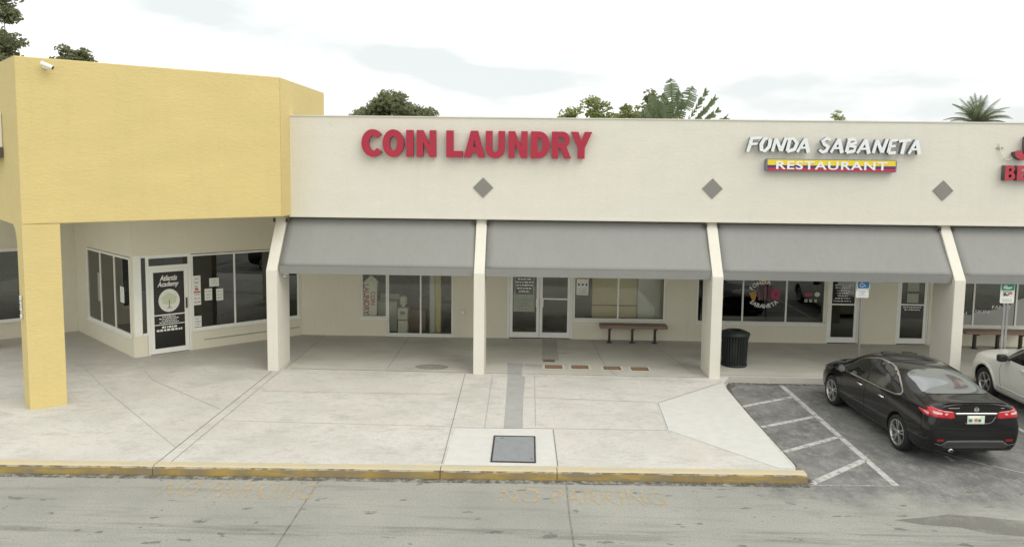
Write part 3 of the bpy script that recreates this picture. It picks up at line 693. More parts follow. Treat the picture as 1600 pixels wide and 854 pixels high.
scribble(MB(), -.40, .17, 1.24, 1.34, 1, WY + .038, rnd, h=.7).build('blue_heading', 'ink_teal', ntc)
scribble(MB(), -.25, .10, .98, 1.22, 3, WY + .038, rnd, h=.12).build('small_print', 'text_dark', ntc)
# restaurant
window(plaza, I4, 4.95, 8.68, .71, 2.5, [6.29, 7.55], y=WY + .03, gl='glass_dark')
for x0_, x1_, rail, hx in ((8.74, 9.66, 1.30, 8.80), (10.74, 11.66, 1.32, None)):
    MB().box(x0_, x0_ + .04, WY + .02, WY + .10, FLOOR, 2.4).box(x1_ - .04, x1_, WY + .02, WY + .10, FLOOR, 2.4).box(x0_ + .04, x1_ - .04, WY + .02, WY + .10, 2.3, 2.4).build('door_frame', 'white_frame', plaza, I4)
    d_ = door(plaza, I4, x0_ + .045, x1_ - .045, .17, 2.295, rail, hx, WY + .03, gl='glass_dark')
    tx = MB()
    if hx:
        scribble(tx, x0_ + .18, x1_ - .22, 1.36, 1.98, 8, WY + .05, rnd, h=.42)
        tx.build('lettering', 'text_white', d_, I4)
        MB().box(x0_ + .28, x1_ - .25, WY + .046, WY + .05, 1.86, 1.96).build('hours_strip', 'text_grey', d_, I4)
    else:
        scribble(tx, x0_ + .2, x1_ - .2, 1.14, 1.28, 2, WY + .05, rnd, h=.5)
        tx.build('lettering', 'text_white', d_, I4)
for z_ in (1.72, 1.38):
    o = MB().box(11.03, 11.36, WY + .036, WY + .044, z_, z_ + .27).build('paper_notice', 'paper_dim'); tag(o, ('upper' if z_ > 1.5 else 'lower') + ' grey paper sheet taped in the glass of the right restaurant door', 'notice')
    scribble(MB(), 11.06, 11.33, z_ + .03, z_ + .24, 5, WY + .034, rnd, h=.25).build('small_print', 'text_grey', o)
window(plaza, I4, 12.3, 16.4, .71, 2.5, [12.96, 14.18], y=WY + .03, gl='glass_dark')
# rising grey film along the bottom of the last window
fmz = MB().prism_y([(12.99, .76), (14.14, .76), (14.14, 1.42), (13.6, 1.22), (12.99, 1.10)], WY + .055, WY + .058).prism_y([(14.21, .76), (16.35, .76), (16.35, 2.2), (14.21, 1.50)], WY + .055, WY + .058)
fmz.prism_y([(12.35, .76), (12.93, .76), (12.93, 1.05), (12.35, 1.02)], WY + .055, WY + .058)
fmz.build('window_film', 'text_grey', plaza, I4)
for tx_, x0_, z0_ in (('SKIN', 13.02, 1.10), ('FANCI', 13.50, 1.24), ('AI', 12.58, 1.05)):
    me = text_mesh(tx_, .002)
    o = place_mesh(me, 'window_lettering', 'text_white', plaza, I4, x0_, x0_ + .10 * len(tx_), z0_, z0_ + .095, WY + .05)
# utility box on the laundry wall, little lamp under the awning corner, emblem on the low wall
o = thing('junction_box', 'small cream electrical box on the wall left of the laundry doors', 'box', (-1.90, WY - .002, .82)); MB().box(-.06, .06, -.05, 0, 0, .17).build('cover', 'stucco_cream', o); MB().box(-.03, .03, -.056, -.051, .04, .12).build('plate', 'white_frame', o)
o = thing('spotlight', 'tiny white floodlight on the first pillar under the awning corner', 'light', (-6.03, 18.75, 2.40)); MB().box(-.04, .04, -.03, .03, 0, .05).build('housing', 'white_frame', o); MB().tube([(-.05, 0, .06), (.02, 0, .09), (.08, 0, .07)], .018).build('lamp_head', 'white_frame', o)

# ---- wall signs
def fx(px): return -4.181 + (px - 567) * (1.512 + 4.181) / (923 - 567)
sgn = thing('wall_sign', 'big red raised letters reading COIN LAUNDRY on the cream fascia', 'sign', (fa(-4.18, 5.4)[0], FY, fa(0, 5.4)[1]))
zx = lambda v: fx(500 + v / 3.478)
for ch, a, b in [('C', 232, 342), ('O', 347, 463), ('I', 475, 514), ('N', 532, 637), ('L', 692, 781), ('A', 786, 902), ('U', 905, 1009), ('N', 1027, 1131), ('D', 1148, 1250), ('R', 1261, 1366), ('Y', 1362, 1477)]:
    x0_, z0_ = fa(zx(a), 5.40); x1_, z1_ = fa(zx(b), 6.06)
    if ch in 'COU': z0_ -= .012
    if ch in 'CO': z1_ += .012
    block_letter(ch, sgn, I4, x0_, x1_, z0_, z1_, FY - .17, .13, ['sign_red', 'sign_red_side'])
def rx(v): return 5.33 + (v - 118) * (9.593 - 5.33) / (1038 - 118)
sgn = thing('wall_sign', 'white brush style raised letters reading FONDA SABANETA on the fascia', 'sign', (fa(5.4, 5.6)[0], FY, fa(0, 5.6)[1]))
for ch, a, b, dz in [('F', 122, 195, 0), ('O', 190, 245, 0), ('N', 253, 325, 0), ('D', 328, 385, -.01), ('A', 385, 452, -.01), ('S', 500, 560, 0), ('A', 562, 628, -.01), ('B', 640, 702, -.01), ('A', 700, 770, -.02), ('N', 783, 855, -.01), ('E', 860, 912, -.02), ('T', 912, 975, -.02), ('A', 970, 1034, -.02)]:
    x0_, z0_ = fa(rx(a), 5.63 + dz); x1_, z1_ = fa(rx(b), 5.97 + dz)
    brush_letter(ch, sgn, I4, x0_, x1_, z0_, z1_, FY - .17, .12, ['sign_white', 'sign_side_blue'])
a0, a1 = fa(5.83, 5.15); b0, b1 = fa(9.01, 5.455)
sgn = thing('wall_sign', 'yellow blue and red striped box sign reading RESTAURANT under the white letters', 'sign', (a0, FY, a1))
hh = b1 - a1; rc = .03
MB().prism_y([(a0 + rc, a1), (b0 - rc, a1), (b0, a1 + rc), (b0, b1 - rc), (b0 - rc, b1), (a0 + rc, b1), (a0, b1 - rc), (a0, a1 + rc)], FY - .16, FY - .002).build('cabinet', 'sign_side_blue', sgn, I4)
for z0_, z1_, m_ in ((.5, .93, 'flag_yellow'), (.28, .498, 'flag_blue'), (.06, .278, 'flag_red')):
    MB().box(a0 + .03, b0 - .03, FY - .166, FY - .161, a1 + hh * z0_, a1 + hh * z1_).build('colour_band', m_, sgn, I4)
x0_, z0_ = fa(6.07, 5.20); x1_, z1_ = fa(8.78, 5.40)
place_mesh(text_mesh('RESTAURANT', .01, .018, 0, 1.12), 'lettering', 'sign_white', sgn, I4, x0_, x1_, z0_, z1_, FY - .175, .008)
sgn = thing('wall_sign', 'faded red raised block letters at the right edge beginning J above BEA', 'sign', (11.2, FY, 4.8))
for ch, a, b, z0_, z1_ in [('J', 11.84, 12.28, 5.49, 6.06), ('B', 11.64, 11.885, 4.99, 5.36), ('E', 11.93, 12.16, 4.99, 5.36), ('A', 12.16, 12.48, 4.99, 5.36)]:
    x0_, z0_ = fa(a, z0_); x1_, z1_ = fa(b, z1_)
    block_letter(ch, sgn, I4, x0_, x1_, z0_, z1_, FY - .17, .15, ['sign_red_faded', 'sign_side_dark'])
x0_, z0_ = fa(11.54, 5.9)
MB().tube([(x0_ + .0, FY - .02, z0_), (x0_ + .03, FY - .05, z0_ - .22), (x0_ + .09, FY - .06, z0_ - .36), (x0_ + .2, FY - .06, z0_ - .41), (x0_ + .31, FY - .06, z0_ - .36)], .012).build('cable', 'stucco_cream', sgn, I4)
MB().box(x0_ - .05, x0_ + .1, FY - .03, FY - .002, z0_ - .13, z0_ - .10).build('cable_clip', 'metal_grey', sgn, I4)

# window emblem of the restaurant
em = thing('window_emblem', 'round painted emblem with accordion and flowers reading FONDA SABANETA on restaurant window', 'emblem', (6.9, WY + .05, 1.4))
def arctext(txt, cx, cz, rad, a0, a1, h, m_, flip):
    n = len(txt)
    for i, ch in enumerate(txt):
        a = a0 + (a1 - a0) * i / (n - 1); me = text_mesh(ch, .002, .03)
        ys = [v.co.y for v in me.vertices]; xs = [v.co.x for v in me.vertices]; sc_ = h / .72; mx_ = (min(xs) + max(xs)) / 2
        for v in me.vertices: v.co = Vector(((v.co.x - mx_) * sc_, (v.co.y - .36) * sc_, v.co.z))
        an = R(a - 90) if not flip else R(a + 90)
        px, pz = cx + rad * 1.15 * cos(R(a)), cz + rad * .85 * sin(R(a))
        Mx = Matrix.Translation((px - 6.9, -.014, pz - 1.44)) @ Matrix.Rotation(-an, 4, 'Y') @ Matrix.Rotation(R(90), 4, 'X')
        for v in me.vertices: v.co = Mx @ v.co
        me.materials.clear(); me.materials.append(MATS[m_])
        o = bpy.data.objects.new('letter', me); C.objects.link(o); o.parent = em
arctext('FONDA', 6.93, 1.62, .40, 152, 78, .12, 'text_white', False)
arctext('SABANETA', 6.90, 1.60, .40, 222, 318, .12, 'text_white', True)
ey = WY + .046 - (WY + .05)
acc = MB()
for i in range(8):
    x = -.17 + i * .055; acc.prism_y([(x, -.02 + .02 * (i % 2)), (x + .03, -.02), (x + .03, .43), (x, .41 + .02 * (i % 2))], ey, ey + .003)
acc.build('accordion_bellows', 'emblem_brown', em)
MB().prism_y([(-.23, .40), (-.14, -.02), (-.09, 0), (-.18, .44)], ey - .004, ey - .001).prism_y([(.0, .02), (.06, .02), (.06, .44), (.0, .44)], ey - .004, ey - .001).build('accordion_keys', 'emblem_mauve', em)
fl = MB()
for k_ in range(7):
    a = k_ * 2 * pi / 7; fl.prism_y([(.33 + .09 * cos(a) + .07 * cos(b_), .17 + .11 * sin(a) + .07 * sin(b_)) for b_ in [2 * pi * q / 9 for q in range(9)]], ey - .002 * (k_ + 1), ey - .002 * k_ - .0005)
fl.build('pink_flower', 'emblem_pink', em)
MB().prism_y([(-.44, .20), (-.36, .02), (-.26, -.04), (-.22, .14), (-.28, .26), (-.36, .22)], ey - .004, ey - .001).prism_y([(-.16, .47), (.13, .47), (.16, .60), (-.14, .60)], ey - .004, ey - .001).build('gold_shape', 'emblem_gold', em)
o = thing('window_sticker', 'red and green payment stickers on the third restaurant window pane', 'sticker', (8.1, WY + .05, 1.3))
MB().box(-.02, .20, -.004, 0, .22, .33).build('red_sticker', 'emblem_pink', o); MB().cyl((.34, 0), .06, 0, .001, 12)
MB().prism_y([(.34 + .08 * cos(a), .28 + .07 * sin(a)) for a in [2 * pi * q / 12 for q in range(12)]], -.004, 0).build('green_sticker', 'emblem_green', o)
each(MB().box(-.02, .07, -.004, 0, .05, .14).box(.11, .20, -.004, 0, .05, .14).box(.26, .34, -.004, 0, .05, .14), 'small_sticker', 'paper_dim', o)

# arrow sign in the first laundry window
ar = thing('arrow_sign', 'white upward arrow board with sideways red words COIN LAUNDRY behind the narrow laundry window', 'sign', (-4.6, WY + .085, .8))
MB().prism_y([(-.28, -.05), (.13, -.05), (.15, .92), (.22, .92), (-.02, 1.16), (-.30, .90), (-.25, .90)], 0, .02).build('board', 'paper', ar)
Fr = Matrix.Translation((-4.6, WY + .085, .8))
for txt, x0_, x1_, z0_, z1_, m_ in (('LAUNDRY', -.25, -.09, -.04, .88, 'sign_red'), ('COIN', -.045, .085, .26, .66, 'sign_red_faded')):
    me = text_mesh(txt, .004, .02)
    for v in me.vertices: v.co = Vector((v.co.y, -v.co.x, v.co.z))       # letters run downwards, as on the board
    place_mesh(me, 'lettering', m_, ar, Fr, x0_, x1_, z0_, z1_, -.006)
# water cooler and things behind the laundry glass
wc = thing('water_cooler', 'white water cooler with an upturned bottle behind the laundry glass', 'water cooler', (-3.72, WY + .36, FLOOR + .01))
MB().box(-.15, .15, -.15, .15, 0, .42).build('base', 'paper', wc, bevel=.03); MB().box(-.155, .155, -.155, .155, .44, .80).build('body', 'paper', wc, bevel=.03)
MB().box(-.07, .07, -.162, -.157, .60, .70).build('tap_panel', 'text_grey', wc)
MB().lathe([(0, .80), (.05, .80), (.05, .85), (.12, .90), (.12, .97), (.11, 1.0), (.12, 1.03), (.12, 1.10), (.06, 1.14), (0, 1.15)], 20).build('bottle', 'interior_white', wc, smooth=True)
bx = thing('washing_machine', 'white top load washing machine seen behind the arrow sign window', 'washing machine', (-4.25, WY + .9, FLOOR + .01))
MB().box(-.3, .3, -.3, .3, 0, .92).build('cabinet', 'interior_white', bx, bevel=.02); MB().box(-.3, .3, .16, .3, .925, 1.08).build('control_panel', 'interior_white', bx, bevel=.02); MB().box(-.22, .22, -.24, .12, .922, .935).build('lid', 'white_frame', bx, bevel=.005)
bx = thing('wooden_bin', 'brown wooden bin behind the laundry glass right of the water cooler', 'bin', (-3.35, WY + .9, FLOOR + .01))
MB().box(-.25, .25, -.2, .2, 0, .60).build('box', 'wood_brown', bx, bevel=.01); MB().box(-.27, .27, -.22, .22, .602, .64).build('lid', 'wood_brown', bx)
bx = thing('wall_cabinet', 'dark wall screen hung above the counter inside the laundry', 'cabinet', (-3.6, WY + 2.0, 2.0)); MB().box(-.5, .7, 0, .1, -.1, .6).build('panel', 'interior_dark', bx); MB().box(-.53, .73, .02, .11, -.13, .63).build('frame', 'metal_dark', bx)
bx = thing('laundry_table', 'blue grey folding table deep inside the laundry right window', 'table', (-2.2, WY + 1.6, FLOOR + .01))
MB().box(-.6, .6, -.3, .3, .72, .76).build('top', 'ink_blue', bx)
for sx_ in (-.55, .55):
    for sy_ in (-.25, .25): MB().box(sx_ - .02, sx_ + .02, sy_ - .02, sy_ + .02, 0, .715).build('leg', 'metal_grey', bx)
bx = thing('serving_counter', 'low reddish wooden counter behind the third restaurant window pane', 'counter', (8.25, WY + .9, FLOOR + .01))
MB().box(-.5, .55, -.25, .25, .74, .80).build('top', 'sign_red_faded', bx); MB().box(-.46, .5, -.2, .2, 0, .735).build('base', 'wood_brown', bx)
bx = thing('dining_table', 'dark dining table behind the middle restaurant window pane', 'table', (7.0, WY + 1.0, FLOOR + .01))
MB().box(-.5, .5, -.35, .35, .72, .76).build('top', 'ink_blue', bx); MB().cyl((0, 0), .04, .02, .715).build('pedestal', 'metal_dark', bx); MB().cyl((0, 0), .25, 0, .02).build('foot', 'metal_dark', bx)
o = MB().box(1.43, 1.78, WY + .045, WY + .055, 1.46, 2.05).build('safety_poster', 'paper'); tag(o, 'pale poster with three small round pictures taped in the laundry window', 'poster')
MB().box(1.45, 1.76, WY + .041, WY + .0435, 1.93, 2.02).build('heading_band', 'emblem_gold', o)
for q in range(3): MB().prism_y([(1.50 + q * .11 + .03 * cos(a), 1.77 + .035 * sin(a)) for a in [2 * pi * i / 10 for i in range(10)]], WY + .041, WY + .0435).build('round_picture', 'text_dark', o)
scribble(MB(), 1.46, 1.75, 1.49, 1.66, 3, WY + .043, rnd, h=.35).build('small_print', 'text_grey', o)

# ================================================================== YELLOW CORNER BUILDING
yb = thing('corner_building', 'yellow corner building with a big angled wall, square column and recessed glass shopfront', 'building', (-10.066, 14.996, 0))
A = Vector((-10.07, 14.99)); TH = 38.5
dy = Vector((cos(R(TH)), sin(R(TH)))); B = A + dy * 5.29
FL = frame(A.x, A.y, TH); ZT, ZB = 7.23, 3.93
# front wall, left wall with an arched opening, return wall
MB().box(0, 5.29, 0, .3, ZB, ZT).build('wall', 'stucco_yellow', yb, FL, bevel=.02)
FLL = frame(A.x + 7 * cos(R(133)), A.y + 7 * sin(R(133)), -47)        # runs towards the column, ends at x=7
arch = [(7 - .60, FLOOR - .02), (7 - .60, ZB - .45)] + [(7 - .60 - .45 + .45 * cos(R(a)), ZB - .50 + .45 * sin(R(a))) for a in range(0, 91, 10)] + [(.6, ZB - .05), (.6, FLOOR - .02), (0, FLOOR - .02), (0, ZT + .1), (6.99, ZT), (6.99, FLOOR - .02)]
MB().prism_y(arch, .004, .30).build('side_wall', 'stucco_yellow', yb, FLL)
MB().box(0.012, .665, .012, .62, FLOOR - .02, ZB - .002).build('column', 'stucco_yellow', yb, FL, bevel=.015)
MB().box(B.x - .3, B.x, B.y + .02, 22.2, ZB, ZT - .01).build('return_wall', 'stucco_yellow', yb, I4)
MB().prism([(A.x - .1, A.y + .5), (B.x - .31, B.y + .3), (B.x - .31, 22.2), (-16, 24), (-14.4, 20)], ZT - .6, ZT - .5).build('roof', 'roofing', yb, I4)
MB().prism([(A.x, A.y + .5), (B.x - .31, B.y + .15), (B.x - .31, 22.25), (-6.75, 22.4), (-10, 26), (-16, 24), (-14.4, 20)], ZB + .01, ZB + .1).build('ceiling', 'ceiling_white', yb, I4)
# house number down the left side of the column
nums = MB()
zc = 2.47
for q, ch in enumerate('8290'):
    me = text_mesh(ch, .01, .03)
    place_mesh(me, 'house_number', 'sign_white', yb, FLL, 7 - .43, 7 - .28, zc - .115, zc - .01, -.035, .02); zc -= .125
# shopfront: angled wall (frame KF), left return (KLF), far left wall (KWF)
KF = frame(-10.14, 19.287, 41); KLF = frame(-13.41, 22.32, -43); KWF = frame(-13.41 - 7 * cos(R(40)), 22.32 - 7 * sin(R(40)), 40)
wall_boxes(0, 4.62, 0, .2, FLOOR - .02, ZB, [(.10, 1.42, .7, 2.78), (.34, 1.42, FLOOR - .02, 2.78), (1.42, 4.5, .70, 2.76)][0:0] + [(.10, .34, .7, 2.78), (.34, 1.42, FLOOR - .02, 2.78), (1.42, 4.5, .70, 2.76)]).build('shop_wall', 'stucco_wall', yb, KF)
wall_boxes(0, 4.45, .002, .2, FLOOR - .02, ZB, [(.95, 4.36, .68, 2.76)]).build('shop_wall', 'stucco_wall', yb, KLF)
wall_boxes(0, 7.2, .002, .2, FLOOR - .02, ZB, [(1.0, 5.75, .66, 2.70)]).build('shop_wall', 'stucco_wall', yb, KWF)
MB().box(1.75, 4.5, -.012, -.002, .38, .405).build('wall_groove', 'joint_faint', yb, KF)
window(yb, KF, 1.46, 4.5, .70, 2.74, [2.62, 3.75], gl='glass_dark')
window(yb, KLF, .95, 4.30, .68, 2.74, [2.05, 3.15], gl='glass_dark', t=.06)
window(yb, KWF, 1.0, 5.75, .66, 2.68, [2.2, 3.4, 4.6], gl='glass_dark')
MB().box(.02, .20, -.012, .06, .70, 2.80).build('corner_post', 'white_frame', yb, KF)
MB().box(.205, .215, .02, .05, .72, 2.78).box(.32, .395, 0, .07, FLOOR, 2.78).box(1.375, 1.455, 0, .07, FLOOR, 2.78).box(.395, 1.375, 0, .07, 2.42, 2.50).box(.395, 1.375, 0, .07, 2.70, 2.78).box(.215, .32, 0, .07, .70, .75).box(.215, .32, 0, .07, 2.73, 2.78).build('door_frame', 'white_frame', yb, KF)
MB().box(.395, 1.375, .03, .04, 2.50, 2.70).build('transom_pane', 'glass_dark', yb, KF); MB().box(.216, .32, .03, .04, .75, 2.73).build('side_pane', 'glass_dark', yb, KF)
dk = door(yb, KF, .40, 1.37, .17, 2.415, None, None, .01, gl='glass_dark', st=.10, bot=.13)
MB().box(.50, 1.27, .025, .029, .30, 2.32).build('dark_film', 'black_film', dk, KF)
MB().box(1.30, 1.335, -.03, .008, 1.32, 1.60).build('handle', 'metal_dark', dk, KF)
each(MB().box(.50, 1.27, .016, .024, 1.17, 1.20).box(.50, 1.27, .016, .024, .92, .94), 'push_bar', 'white_frame', dk, KF)
place_mesh(text_mesh('Atlantis', .003, .025, .3), 'lettering', 'text_white', dk, KF, .66, 1.10, 2.09, 2.24, .019)
place_mesh(text_mesh('Academy', .003, .025, .3), 'lettering', 'text_white', dk, KF, .60, 1.14, 1.90, 2.07, .019)
ccx, ccz = .885, 1.56
MB().prism_y([(ccx + .265 * cos(a), ccz + .305 * sin(a)) for a in [2 * pi * i / 36 for i in range(36)]], .019, .023).build('round_emblem', 'emblem_cream', dk, KF)
lf = MB().prism_y([(ccx + .19 * cos(a) * (1 + .1 * sin(7 * a)), ccz + .04 + .15 * sin(a) * (1 + .1 * sin(5 * a))) for a in [2 * pi * i / 40 for i in range(40)]], .015, .0175)
lf.build('tree_crown', 'emblem_green', dk, KF)
MB().prism_y([(ccx - .07, ccz - .23), (ccx - .012, ccz - .16), (ccx - .012, ccz + .02), (ccx + .012, ccz + .02), (ccx + .012, ccz - .16), (ccx + .08, ccz - .23), (ccx, ccz - .19)], .012, .0145).build('tree_stem', 'tile_grey', dk, KF)
tx = MB(); scribble(tx, .62, 1.12, .96, 1.16, 4, .02, rnd, h=.6); scribble(tx, .55, 1.2, .74, .90, 2, .02, rnd, h=.7); tx.build('small_lettering', 'text_white', dk, KF)
# posters taped inside the shopfront
for nm, lab, x0_, x1_, z0_, z1_, red in [('poster', 'tall white poster with a red line next to the academy door', 1.50, 1.70, 1.36, 2.16, True), ('paper_notice', 'white landscape sheet above two others in the academy window', 1.93, 2.19, 1.83, 2.06, False),
                                         ('paper_notice', 'left lower white sheet in the academy window', 1.80, 2.0, 1.46, 1.78, False), ('paper_notice', 'right lower white sheet with a small dark figure in the academy window', 2.11, 2.30, 1.43, 1.75, False), ('paper_notice', 'small crumpled sheet low in the academy window by the door', 1.50, 1.70, .76, 1.06, False)]:
    p0 = KF @ Vector((x0_, .012, z0_)); o = thing(nm, lab, 'poster' if nm == 'poster' else 'notice', p0, 41); wx, wz = x1_ - x0_, z1_ - z0_
    MB().box(0, wx, 0, .004, 0, wz).build('sheet', 'paper', o)
    scribble(MB(), .02, wx - .02, .03, wz - .03, 7 if red else 3, -.001, rnd, h=.35).build('print', 'text_grey', o)
    if red: MB().box(.01, wx - .01, -.004, -.0025, wz * .42, wz * .46).box(.05, .13, -.004, -.0025, wz * .52, wz * .58).build('red_print', 'ink_red', o)
p0 = KLF @ Vector((3.55, .012, 1.5)); o = thing('paper_notice', 'slanted white sheet in the side window left of the academy door', 'notice', p0, -43); MB().box(0, .28, 0, .004, 0, .42).build('sheet', 'paper', o)
scribble(MB(), .03, .25, .04, .38, 5, -.001, rnd, h=.3).build('print', 'text_grey', o)
p0 = KLF @ Vector((1.95, .012, 1.3)); o = thing('paper_notice', 'narrow white strip in the leftmost side window of the academy', 'notice', p0, -43); MB().box(-.14, .04, 0, .004, 0, .8).build('sheet', 'paper_dim', o)
scribble(MB(), -.12, .02, .04, .76, 6, -.001, rnd, h=.3).build('print', 'text_grey', o)
# dim room behind
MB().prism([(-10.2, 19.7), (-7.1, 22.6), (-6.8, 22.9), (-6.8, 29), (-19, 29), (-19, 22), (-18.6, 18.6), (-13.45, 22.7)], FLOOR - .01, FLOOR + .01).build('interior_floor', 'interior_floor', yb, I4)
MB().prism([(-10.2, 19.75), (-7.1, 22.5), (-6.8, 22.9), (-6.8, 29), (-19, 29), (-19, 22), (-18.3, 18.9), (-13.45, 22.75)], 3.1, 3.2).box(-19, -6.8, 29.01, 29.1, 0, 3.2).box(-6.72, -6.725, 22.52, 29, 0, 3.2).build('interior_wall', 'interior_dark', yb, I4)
bx = thing('office_desk', 'pale office desk dimly visible behind the academy window', 'desk', tuple(KF @ Vector((2.3, 1.3, FLOOR + .01))), 41)
MB().box(-.6, .6, -.3, .3, .70, .75).build('top', 'interior_white', bx); each(MB().box(-.58, -.54, -.28, .28, 0, .695).box(.54, .58, -.28, .28, 0, .695), 'side_panel', 'interior_white', bx); MB().box(-.53, .53, .2, .22, .2, .695).build('back_panel', 'interior_dark', bx)
bx = thing('filing_cabinet', 'grey filing cabinet dimly visible behind the right academy window', 'cabinet', tuple(KF @ Vector((3.3, 1.6, FLOOR + .01))), 41)
MB().box(-.25, .25, -.3, .3, 0, 1.3).build('body', 'metal_grey', bx, bevel=.01)
for q in range(4): MB().box(-.22, .22, -.315, -.302, .05 + q * .31, .33 + q * .31).build('drawer', 'metal_grey', bx)

# camera on the yellow wall, sign at the far left
cp = FL @ Vector((.52, -.002, 7.06))
o = thing('security_camera', 'small white bullet security camera high on the yellow wall', 'camera', cp, TH)
MB().cyl((0, 0), .05, 0, .02, 14).build('base', 'white_frame', o).matrix_basis = Matrix.Rotation(R(90), 4, 'X') @ Matrix.Identity(4)
MB().tube([(0, -.02, 0), (0, -.10, .0), (.02, -.14, .0)], .018).build('arm', 'white_frame', o)
MB().tube([(-.09, -.14, .05), (.08, -.17, -.02), (.10, -.175, -.028)], [.045, .045, .045], 12).build('body', 'white_frame', o)
MB().tube([(.10, -.175, -.028), (.125, -.18, -.04)], [.034, .034], 12).build('lens', 'metal_dark', o)
p0 = FLL @ Vector((7 - 2.6, -.002, 5.25)); o = thing('wall_sign', 'edge of a pale sign box on the left side of the yellow building', 'sign', p0, -47)
MB().box(-1.2, .90, -.2, 0, .22, .95).build('cabinet', 'sign_plate', o, bevel=.01); MB().box(-1.2, .92, -.22, 0, .0, .21).build('lower_box', 'sign_side_dark', o, bevel=.01)
MB().box(-1.15, .86, -.207, -.201, .26, .91).build('face', 'emblem_pink', o)

# ================================================================== STREET FURNITURE
# litter bin with vertical bars
o = thing('litter_bin', 'dark green slatted metal litter bin standing beside the third pillar', 'litter bin', (5.36, 19.62, FLOOR))
o.scale = (1.08, 1.08, 1.04)
MB().lathe([(0, .03), (.27, .03), (.27, .74), (0, .74)], 28).build('liner', 'plastic_black', o, smooth=True)
for q in range(30):
    a = 2 * pi * q / 30; ca, sa = cos(a), sin(a)
    pr = [(.285, .03), (.300, .35), (.305, .62), (.335, .78)]
    b_ = MB()
    vs = []
    for r_, z in pr:
        for t_, rr_ in ((-.020, 0), (.020, 0), (.020, -.012), (-.020, -.012)):
            vs.append(((r_ + rr_) * ca - t_ * sa, (r_ + rr_) * sa + t_ * ca, z))
    b_.add(vs, [(i * 4 + k, i * 4 + (k + 1) % 4, i * 4 + 4 + (k + 1) % 4, i * 4 + 4 + k) for i in range(3) for k in range(4)] + [(3, 2, 1, 0), (12, 13, 14, 15)])
    b_.build('slat', 'can_green', o)
MB().lathe([(.25, .0), (.30, .0), (.305, .05), (.275, .055), (.25, .0)], 28).build('base_ring', 'can_green', o, smooth=True)
MB().lathe([(.315, .755), (.345, .76), (.35, .80), (.335, .83), (.31, .82), (.315, .755)], 32).build('top_ring', 'can_green', o, smooth=True)
MB().lathe([(.312, .80), (.30, .845), (.22, .88), (.14, .89), (.13, .86), (.14, .82), (.30, .79)], 32).build('lid', 'can_green', o, smooth=True)
MB().lathe([(0, .79), (.133, .80), (.133, .815), (0, .81)], 24).build('opening', 'plastic_black', o)

def bench(x, y, ln, legs, label):
    o = thing('bench', label, 'bench', (x, y, FLOOR), 0, 'brown wooden benches against the shop walls')
    s_ = MB().box(-ln / 2, ln / 2, -.22, -.01, .45, .54).box(-ln / 2, ln / 2, .0, .20, .45, .54).build('seat', 'wood_brown', o, bevel=.012)
    for lx in legs:
        MB().box(lx - .03, lx + .03, -.05, .05, .012, .41).box(lx - .04, lx + .04, -.18, .17, .41, .448).box(lx - .07, lx + .07, -.09, .09, 0, .012).build('leg', 'metal_dark', o)
    return o
bench(3.06, 21.95, 1.93, (-.68, -.02, .63), 'brown wooden bench under the laundry window right of the glass doors')
bench(13.42, 21.95, 1.95, (-.60, .05, .70), 'brown wooden bench at the right edge behind the white vehicle')

